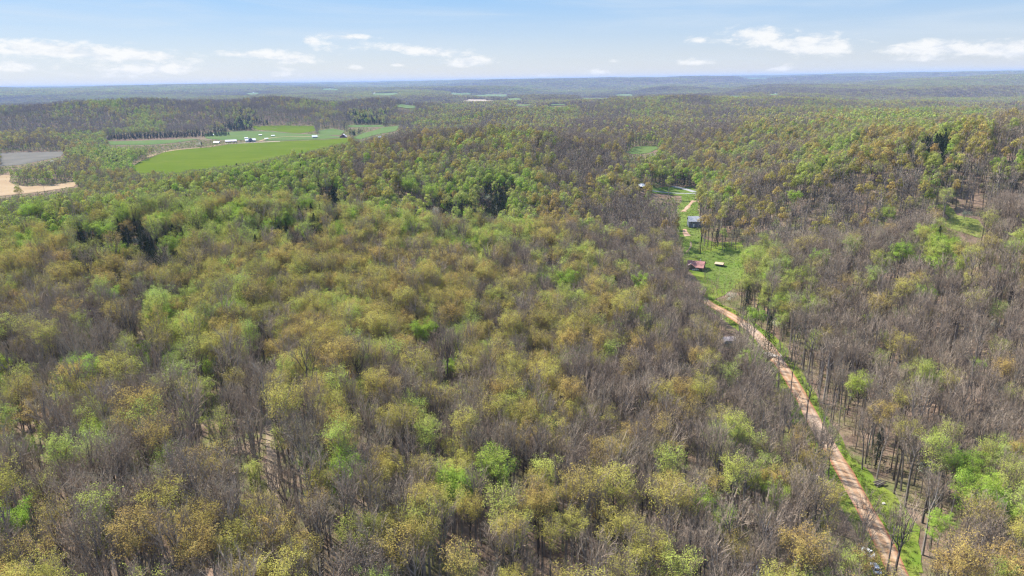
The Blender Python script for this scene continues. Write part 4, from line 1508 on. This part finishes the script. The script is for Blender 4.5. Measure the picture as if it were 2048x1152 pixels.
# ------------------------------------------------------------------ landmark trees, each placed where the photograph shows it
MARKS = [(995, 958, 86, 'lime', 'brightest lime green tree standing alone among grey oaks at the lower centre'),
         (1510, 641, 44, 'lime', 'round bright green tree at the roadside just beyond the culvert bridge'),
         (850, 672, 56, 'lime', 'soft green tree standing out in the olive wood at the middle of the picture'),
         (903, 744, 40, 'lime', 'low vivid green tree below the soft green one in the middle wood'),
         (414, 745, 46, 'lime', 'fresh green tree left of the upper end of the woodland track'),
         (290, 704, 38, 'lime', 'yellow green tree in the left wood above the fresh green pair'),
         (352, 742, 44, 'spring', 'pale green tree just left of the fresh green tree by the track'),
         (380, 600, 40, 'spring', 'dull green round tree in the grey stand at upper left'),
         (62, 915, 36, 'lime', 'small vivid lime tree among grey trees at the left edge'),
         (100, 890, 44, 'spring', 'pale green tree behind the small vivid lime tree at the left edge'),
         (30, 1052, 84, 'lime', 'wide green tree in the bottom left corner'),
         (8, 740, 50, 'lime', 'green tree cut by the left edge beside grey trees'),
         (478, 742, 26, 'lime', 'small narrow green tree at the right of the fresh green pair'),
         (735, 845, 24, 'lime', 'tiny lime sapling in the olive wood right of the track'),
         (1130, 563, 46, 'lime', 'flat topped lime tree where the olive wood meets the grey slope'),
         (1722, 785, 60, 'lime', 'yellow green tree on the grey slope right of the road'),
         (1760, 735, 40, 'spring', 'pale green tree behind the yellow green one on the right slope'),
         (1948, 985, 92, 'lime', 'large fresh green tree at the lower right'),
         (2015, 1032, 74, 'lime', 'round green tree at the right edge in front of the large fresh green one'),
         (1866, 925, 74, 'spring', 'wide olive green tree uphill from the large fresh green tree'),
         (1882, 1062, 56, 'lime', 'low lime green tree below the large fresh green tree'),
         (1998, 640, 40, 'spring', 'green tree alone on the bare right slope near the right edge'),
         (1958, 736, 34, 'lime', 'small lime tree on the bare right slope'),
         (1800, 512, 46, 'lime', 'leftmost of the three green trees on the right ridge'),
         (1838, 528, 26, 'lime', 'smallest of the three green trees on the right ridge'),
         (1872, 535, 42, 'lime', 'rightmost of the three green trees on the right ridge'),
         (1702, 492, 52, 'spring', 'yellow green spreading tree left of the three on the right ridge'),
         (1775, 430, 36, 'lime', 'upright green tree above the right ridge near the small meadow'),
         (1895, 388, 44, 'spring', 'tall green tree standing at the top of the small meadow'),
         (1470, 985, 70, 'spring', 'tall pale green tree in the grey wood left of the lower road'),
         (1440, 1050, 60, 'spring', 'bushy green tree below the tall pale green one left of the lower road'),
         (1455, 768, 46, 'spring', 'pale green tree left of the road near the culvert'),
         (1365, 795, 66, 'oak', 'broad golden olive oak alone in the grey wood left of the road'),
         (1345, 945, 72, 'spring', 'wide grey green tree left of the lower road'),
         (860, 905, 62, 'spring', 'yellow green tree up and left of the brightest lime tree'),
         (940, 1045, 60, 'oak', 'golden oak under the brightest lime tree'),
         (1230, 1075, 84, 'oak', 'cream yellow flowering oak at the bottom centre right'),
         (1100, 1085, 70, 'oak', 'golden oak left of the cream yellow one at the bottom'),
         (285, 1110, 110, 'oak', 'wide golden oak at the bottom left'),
         (510, 985, 60, 'spring', 'green tinged tree right of the dark cedar and left of the track'),
         (1660, 1055, 46, 'spring', 'green bushy tree beside the lower road left of the parked cars'),
         (1745, 1085, 2, 'bare', ''),
         (425, 985, 30, 'cedar', 'lone dark cedar in the grey wood left of the track'),
         (1497, 585, 22, 'cedar', 'tall dark evergreen beside the lawn below the road bend'),
         (1540, 660, 30, 'cedar', 'dark evergreen at the roadside behind the round bright green tree'),
         (1880, 462, 22, 'cedar', 'dark cedar at the edge of the small meadow'),
         (985, 405, 18, 'cedar', 'dark pointed evergreen above the middle clearing'),
         (972, 395, 30, 'flower', 'cream flowering tree beside the dark pointed evergreens'),
         (874, 424, 20, 'flower', 'white flowering tree in the dark gap of the middle wood'),
         (1988, 655, 30, 'flower', 'white dogwood near the right edge on the bare slope'),
         (275, 632, 22, 'flower', 'white dogwood in the grey stand at the left'),
         (1935, 432, 22, 'flower', 'white flowering tree at the right edge of the small meadow'),
         (275, 484, 20, 'flower', 'cream flowering tree among the dark cedars at the left'),
         (640, 738, 18, 'flower', 'white dogwood right of the upper woodland track'),
         (1590, 400, 30, 'lime', 'lime green tree left of the far olive ridge'),
         (818, 368, 52, 'lime', 'big round green tree above the dark gap of the middle wood'),
         (865, 380, 36, 'lime', 'green tree just right of the big round green one'),
         (210, 465, 44, 'lime', 'green tree above the dark cedars at the left')]
NAMES = {'bare': 'bare_tree', 'oak': 'budding_oak', 'spring': 'leafing_tree', 'lime': 'bright_green_tree', 'cedar': 'cedar_tree', 'flower': 'flowering_tree'}
GRP = {'bare': 'bare grey trees of the near wood', 'oak': 'budding oaks of the near wood', 'spring': 'half leafed trees of the near wood', 'lime': 'bright green trees of the near wood',
       'cedar': 'dark cedars of the near wood', 'flower': 'white flowering trees of the near wood'}


def plant(kind, i, x, y, z, sc, rz, label, lean=0.0):
    tm, cm = NEAR[kind, i]
    t = thing(NAMES[kind], label, 'tree', (x, y, z), rz, GRP[kind])
    t.scale = (sc[0], sc[0], sc[1])
    t.rotation_euler = (lean, lean * .5, rz)
    link('trunk', tm, t)
    link('crown', cm, t)
    return t


CROWN_W = {'bare': 6.5, 'oak': 7.6, 'spring': 7.4, 'lime': 8.6, 'cedar': 4.6, 'flower': 6.5}
mark_xy = []
for n, (px, py, w, kd, lab) in enumerate(MARKS):
    if not lab:
        continue
    hk = KH[KINDS.index(kd)]
    s = 1.0
    for _ in range(4):
        p = at(px, py, hk * s * .72)
        dist = float(project(p[0], p[1], float(H(*p)) + hk * s * .7)[2])
        s = min(max(w * dist / F_PX / CROWN_W[kd], .5), 1.45)
    sv = min(max(s, .62), 1.2)
    plant(kd, n % NVAR[kd], p[0], p[1], float(H(*p)), (s, sv), rnd.uniform(0, 6.28), lab)
    mark_xy.append((p[0], p[1], CROWN_W[kd] * s * .5 + 1.0, px, py, w))
for (mx, my, mr, px, py, w) in mark_xy:
    zt = TR['z'] + KH[TR['kind']] * TR['sc'] * .8
    qx, qy, dq = project(TR['x'], TR['y'], zt)
    md = float(project(mx, my, float(H(mx, my)) + 16)[2])
    hwid = np.where(TR['kind'] == 0, -w * .12, 2.3 * F_PX / dq)
    bad = (np.hypot(TR['x'] - mx, TR['y'] - my) < mr) | ((np.abs(qx - px) < w * .42 + hwid) & (qy < py + w * .42 + hwid * .8) & (qy > py - w * .6) & (dq < md + 2))
    TR = {k: v[~bad] for k, v in TR.items()}

# ------------------------------------------------------------------ single trees: the ones that show largest
qx, qy, dq = project(TR['x'], TR['y'], TR['z'] + 14)
seen = (qx > -10) & (qx < PW + 10) & (qy > 0) & (qy < PH + 40)
track_a = np.array(track_line)
single = np.zeros(len(TR['x']), bool)
LIMIT = {'bare': 285, 'oak': 285, 'spring': 240, 'lime': 110, 'cedar': 80, 'flower': 60}
LOOK = {'bare': 'bare grey tree', 'oak': 'golden olive oak', 'spring': 'pale green tree', 'lime': 'bright green tree', 'cedar': 'dark cedar', 'flower': 'white flowering tree'}
BESIDE = {'bare': 'a bare tree', 'oak': 'a golden oak', 'spring': 'a pale green tree', 'lime': 'a bright green tree', 'cedar': 'a dark cedar', 'flower': 'a white flowering tree'}


def where_is(x, y, px, py):
    dr = float(min_road(np.array([x]), np.array([y]))[0])
    s = x - float(xv(y))
    edge = 'at the bottom edge' if py > 1085 else 'at the left edge' if px < 90 else 'at the right edge' if px > 1960 else None
    if y < 470 and dr < 13:
        place = 'close beside the dirt road'
    elif s > 0:
        place = 'on the ridge beyond the lawn' if y > 470 else 'low right of the dirt road' if s < 60 else 'high right of the dirt road'
    elif y < 330:
        tx = float(np.interp(y, track_a[:, 1], track_a[:, 0]))
        if abs(x - tx) < 10:
            place = 'close beside the woodland track'
        elif x < tx:
            place = 'left of the woodland track' if x > tx - 45 else 'well left of the woodland track'
        elif s > -30:
            place = 'just left of the dirt road'
        else:
            place = 'right of the woodland track' if x < tx + 35 else 'midway between track and road'
    else:
        place = 'in the middle wood' if y < 430 else 'in the wood behind the olive slope' if y < 560 else 'far up the wooded hill'
    return place, edge or ('low in the view' if py > 940 else '')


def label_of(kd, i, sc, wd):
    size = 'small' if sc < .9 else 'tall' if sc > 1.08 else 'middling'
    form = ' narrow' if wd < .95 else ' broad' if wd > 1.05 else ''
    place, edge = where_is(float(TR['x'][i]), float(TR['y'][i]), qx[i], qy[i])
    d = np.hypot(TR['x'] - TR['x'][i], TR['y'] - TR['y'][i])
    near = np.argsort(d)[1:5]
    near = [n for n in near if d[n] < 8 and TR['kind'][n] != TR['kind'][i]]
    by = ''
    if near:
        n = near[0]
        side = 'left of' if qx[n] - qx[i] > 14 else 'right of' if qx[i] - qx[n] > 14 else 'before' if dq[i] < dq[n] else 'behind'
        by = ' ' + side + ' ' + BESIDE[KINDS[TR['kind'][n]]]
    t = size + form + ' ' + LOOK[kd] + by + ', ' + place
    if len(t.split()) > 16:
        t = size + ' ' + LOOK[kd] + by + ', ' + place
    if len(t.split()) > 16:
        t = LOOK[kd] + by + ', ' + place
    if edge and len((t + ' ' + edge).split()) <= 16:
        t += ', ' + edge
    return t


for ki, kd in enumerate(KINDS):
    idx = np.where(seen & (TR['kind'] == ki) & (dq < 640))[0]
    idx = idx[np.argsort(-(KH[ki] * TR['sc'][idx] / dq[idx]))][:LIMIT[kd]]
    single[idx] = True
    for i in idx:
        x, y, z, sc = (float(TR[k][i]) for k in ('x', 'y', 'z', 'sc'))
        wd = rnd.uniform(.86, 1.14)
        plant(kd, rnd.randrange(NVAR[kd]), x, y, z, (sc * wd, sc), rnd.uniform(0, 6.28), label_of(kd, i, sc, wd), rnd.gauss(0, .025))

# ------------------------------------------------------------------ the rest of the forest: one mass for each kind
def instancer_group(coll):
    g = bpy.data.node_groups.new('forest_scatter', 'GeometryNodeTree')
    g.interface.new_socket('Geometry', in_out='INPUT', socket_type='NodeSocketGeometry')
    g.interface.new_socket('Geometry', in_out='OUTPUT', socket_type='NodeSocketGeometry')
    N, L = g.nodes, g.links
    gi, go = N.new('NodeGroupInput'), N.new('NodeGroupOutput')
    iop = N.new('GeometryNodeInstanceOnPoints')
    ci = N.new('GeometryNodeCollectionInfo')
    ci.inputs['Collection'].default_value = coll
    ci.inputs['Separate Children'].default_value = True
    ci.inputs['Reset Children'].default_value = True

    def attr(name, typ):
        a = N.new('GeometryNodeInputNamedAttribute')
        a.data_type = typ
        a.inputs['Name'].default_value = name
        return a.outputs['Attribute']
    L.new(gi.outputs[0], iop.inputs['Points'])
    L.new(ci.outputs[0], iop.inputs['Instance'])
    iop.inputs['Pick Instance'].default_value = True
    L.new(attr('form', 'INT'), iop.inputs['Instance Index'])
    L.new(attr('turn', 'FLOAT_VECTOR'), iop.inputs['Rotation'])
    L.new(attr('size', 'FLOAT_VECTOR'), iop.inputs['Scale'])
    L.new(iop.outputs[0], go.inputs[0])
    return g


def mass(name, label, meshes, co, form, turn, size):
    coll = bpy.data.collections.new(name + '_forms')
    for i, me in enumerate(meshes):
        o = bpy.data.objects.new('%s_form_%03d' % (name, i), me)
        coll.objects.link(o)
    me = bpy.data.meshes.new(name)
    n = len(co)
    me.vertices.add(n)
    me.vertices.foreach_set('co', np.asarray(co, np.float32).ravel())
    for an, ty, va in (('form', 'INT', np.asarray(form, np.int32)), ('turn', 'FLOAT_VECTOR', np.asarray(turn, np.float32)), ('size', 'FLOAT_VECTOR', np.asarray(size, np.float32))):
        a = me.attributes.new(an, ty, 'POINT')
        a.data.foreach_set('value' if ty == 'INT' else 'vector', va.ravel())
    me.update()
    o = link(name, me)
    md = o.modifiers.new('scatter', 'NODES')
    md.node_group = instancer_group(coll)
    return tag(o, label, None, None, 'stuff')


MASS = {'bare': ('bare_woodland', 'mass of bare grey trees covering the hills'), 'oak': ('oak_woodland', 'mass of olive budding oaks covering the hills'),
        'spring': ('leafing_woodland', 'mass of pale green leafing trees over the hills'), 'lime': ('bright_woodland', 'mass of bright green trees scattered over the hills'),
        'cedar': ('evergreen_woodland', 'mass of dark cedars in hollows and planted rows'), 'flower': ('blossom_woodland', 'mass of white flowering trees scattered through the wood')}
for ki, kd in enumerate(KINDS):
    k = (TR['kind'] == ki) & ~single
    n = int(k.sum())
    form = TR['lod'][k] * NVAR[kd] + nrng.integers(0, NVAR[kd], n)
    turn = np.stack([nrng.normal(0, .03, n), nrng.normal(0, .03, n), nrng.uniform(0, 6.283, n)], -1)
    s = TR['sc'][k]
    wd = s * nrng.uniform(.85, 1.15, n)
    if kd == 'cedar':
        wd = wd * 1.1
    mass(MASS[kd][0], MASS[kd][1], LIB[kd], np.stack([TR['x'][k], TR['y'][k], TR['z'][k]], -1), form, turn, np.stack([wd, wd, s], -1))

# far stands
co, form, turn, size = [], [], [], []
for (r0, r1, sp, off) in ((2880, 8600, 36, 0), (8500, 24500, 104, 10)):
    x, y = jitter_grid(r0, r1, sp, R(42))
    ok = keep(x, y, np.full(x.shape, 16.0), road=False, slack=0.0)
    x, y = x[ok], y[ok]
    z = H(x, y)
    px, py, _ = project(x, y, z + 12)
    big = vnoise(x, y, 900 if r0 < 5000 else 2200, 71) + .6 * vnoise(x, y, 260 if r0 < 5000 else 800, 72) + nrng.normal(0, .35, len(x))
    c = np.digitize(big, [-.35, .15, .5, 1.1])
    c = np.where(nrng.random(len(x)) < .05, 4, np.where(c == 4, 3, c))
    f = off + c * 2 + nrng.integers(0, 2, len(x))
    co.append(np.stack([x, y, z - 1.5], -1))
    form.append(f)
    turn.append(np.stack([np.zeros(len(x)), np.zeros(len(x)), nrng.uniform(0, 6.28, len(x))], -1))
    s = nrng.uniform(.9, 1.15, len(x))
    size.append(np.stack([s, s, nrng.uniform(.8, 1.2, len(x))], -1))
mass('far_forest', 'hazy far off forest running out to the horizon', FAR_LIB, np.concatenate(co), np.concatenate(form), np.concatenate(turn), np.concatenate(size))


# undergrowth: saplings and thin shrubs on the forest floor
def shrub(rg, h, n, leafy):
    b = MB()
    for _ in range(n):
        a, e = rg.uniform(0, 6.28), rg.uniform(.7, 1.45)
        L = h * rg.uniform(.6, 1)
        q = Vector((math.cos(a) * math.cos(e), math.sin(a) * math.cos(e), math.sin(e))) * L
        b.twig(Vector((0, 0, -.1)), q, .07, 0, rg)
        for _ in range(4):
            p = q * rg.uniform(.35, 1)
            b.twig(p, p + Vector((rg.gauss(0, .4), rg.gauss(0, .4), rg.uniform(0, .6))), .04, 0, rg)
        for _ in range(leafy):
            p = q * rg.uniform(.3, 1.05)
            b.leaf(p + Vector((rg.gauss(0, .35), rg.gauss(0, .35), rg.gauss(0, .3))), rg.uniform(.14, .34), 1, rg)
    return b


def sapling(rg, h, leafy):
    b = MB()
    c = Vector((rg.uniform(-.6, .6), rg.uniform(-.6, .6), h))
    b.tube([(0, 0, -.3), tuple(c * .5 + Vector((.15, -.1, 0))), tuple(c)], [.085, .06, .015], 3, 0)
    for i in range(16):
        z = rg.uniform(.35, .98)
        a = rg.uniform(0, 6.28)
        p = c * z
        q = p + Vector((math.cos(a), math.sin(a), rg.uniform(.6, 1.6))) * (1.6 - z) * rg.uniform(.7, 1.4)
        b.twig(p, q, .06, 0, rg)
        for _ in range(3):
            u = p.lerp(q, rg.uniform(.3, 1))
            b.twig(u, u + Vector((rg.gauss(0, .35), rg.gauss(0, .35), rg.uniform(.1, .8))), .035, 0, rg)
        for _ in range(leafy):
            u = p.lerp(q, rg.uniform(.4, 1.1))
            b.leaf(u + Vector((rg.gauss(0, .3), rg.gauss(0, .3), rg.gauss(0, .3))), rg.uniform(.12, .26), 1, rg)
    return b


SH = [sapling(random.Random(350 + i), (7, 9, 11, 8)[i], (0, 2, 5, 9)[i]).mesh('sapling_form', [M['twig'], M['shrub']]) for i in range(4)]
SH += [shrub(random.Random(300 + i), (2.6, 3.6, 1.8, 4.5, 6.5, 3.0)[i], (9, 11, 10, 9, 10, 12)[i], (3, 1, 6, 4, 3, 8)[i]).mesh('shrub_form', [M['twig'], M['shrub']]) for i in range(6)]
x, y = jitter_grid(100, 560, 3.4)
g = .5 + .5 * vnoise(x, y, 45, 81) + .2 * vnoise(x, y, 15, 82)
k = nrng.random(len(x)) < np.clip(.25 + g * 1.0 + (min_road(x, y) < 45) * .5, .4, 1)
x, y = x[k], y[k]
ok = np.ones(len(x), bool)
for Q in OPEN_W:
    ok &= ~inside(x, y, Q)
ok &= (min_road(x, y) > np.where(x > xv(y), 4.5, 8.5)) & (poly_dist(x, y, track_line) > 1.6)
for (cx, cy, rr) in KEEP_CLEAR:
    ok &= np.hypot(x - cx, y - cy) > rr * .8
for f in (1.0, 4.0, 8.0):
    px, py, _ = project(x, y, H(x, y) + f)
    for (cx, cy, hw, hh) in SOFT_CLEAR:
        ok &= ~((np.abs(px - cx) < hw) & (np.abs(py - cy) < hh))
x, y = x[ok], y[ok]
n = len(x)
s = nrng.uniform(.6, 1.35, n)
mass('undergrowth', 'thin shrubs and saplings on the forest floor', SH, np.stack([x, y, H(x, y)], -1), nrng.integers(0, 10, n),
     np.stack([np.zeros(n), np.zeros(n), nrng.uniform(0, 6.28, n)], -1), np.stack([s, s, s], -1))

def brush(rg):
    b = MB()
    for _ in range(11):
        p = Vector((rg.gauss(0, 1.6), rg.gauss(0, 1.6), rg.uniform(.4, 3.2)))
        b.leaf(p, rg.uniform(1.0, 1.9), rg.choice((0, 1, 1)), rg, .8)
    return b


BR = [brush(random.Random(500 + i)).mesh('brush_form', [M['twig'], M['shrub']]) for i in range(4)]
x, y = jitter_grid(560, 2900, 8.0)
ok = np.ones(len(x), bool)
for Q in OPEN_W:
    ok &= ~inside(x, y, Q)
for (cx, cy, rr) in KEEP_CLEAR:
    ok &= np.hypot(x - cx, y - cy) > rr
z = H(x, y)
px, py, _ = project(x, y, z + 3)
for P in OPEN_PX:
    ok &= ~inside(px, py, P)
x, y, z = x[ok], y[ok], z[ok]
n = len(x)
s = nrng.uniform(.6, 1.4, n)
mass('brush_cover', 'low brush under the farther woods', BR, np.stack([x, y, z], -1), nrng.integers(0, 4, n),
     np.stack([np.zeros(n), np.zeros(n), nrng.uniform(0, 6.28, n)], -1), np.stack([s, s, s], -1))


# rough grass tufts along verges and lawns
def tuft(rg):
    b = MB()
    for _ in range(16):
        p = Vector((rg.gauss(0, .35), rg.gauss(0, .35), -.05))
        b.twig(p, p + Vector((rg.gauss(0, .2), rg.gauss(0, .2), rg.uniform(.25, .7))), .12, 0, rg)
    return b


TU = [tuft(random.Random(400 + i)).mesh('tuft_form', [M['verge'] if i % 2 else M['shrub']]) for i in range(4)]
tx, ty = [], []
for Q in OPEN_W:
    Q = np.asarray(Q)
    c = Q.mean(0)
    if np.hypot(*c) < 620:
        a = abs(np.sum(Q[:, 0] * np.roll(Q[:, 1], -1) - Q[:, 1] * np.roll(Q[:, 0], -1))) / 2
        m_ = int(min(a / 2.2, 2200))
        u = nrng.uniform(Q.min(0), Q.max(0), (m_ * 3, 2))
        u = u[inside(u[:, 0], u[:, 1], Q)][:m_]
        tx.append(u[:, 0])
        ty.append(u[:, 1])
for j in range(0, len(road_line)):
    for sd in (-1, 1):
        d = road_line[min(j + 1, len(road_line) - 1)] - road_line[max(j - 1, 0)]
        d = d / np.hypot(*d)
        for _ in range(4):
            o_ = rnd.uniform(2.9, 5.2) * sd
            al = rnd.uniform(-1, 1)
            tx.append([road_line[j][0] + d[1] * o_ + d[0] * al])
            ty.append([road_line[j][1] - d[0] * o_ + d[1] * al])
x, y = np.concatenate(tx), np.concatenate(ty)
ok = min_road(x, y) > 2.75
x, y = x[ok], y[ok]
n = len(x)
s = nrng.uniform(.6, 1.5, n)
mass('verge_grass_tufts', 'rough grass growing along the road and over the lawns', TU, np.stack([x, y, H(x, y) + .1], -1), nrng.integers(0, 4, n),
     np.stack([np.zeros(n), np.zeros(n), nrng.uniform(0, 6.28, n)], -1), np.stack([s, s, s], -1))

# ------------------------------------------------------------------ the air
b = MB()
b.box(-27000, -27000, -75, 27000, 27000, 165)
hm = bpy.data.materials.new('haze_air')
hm.use_nodes = True
ht = NT(hm.node_tree)
ho = ht.n('ShaderNodeOutputMaterial')
pv = ht.n('ShaderNodeVolumePrincipled')
pv.inputs['Color'].default_value = (0.46, 0.63, 0.98, 1)
pv.inputs['Density'].default_value = 5.2e-5
pv.inputs['Anisotropy'].default_value = 0.0
ht.put(ho.inputs['Volume'], pv.outputs[0])
tag(obj('haze', b, hm), kind='stuff')
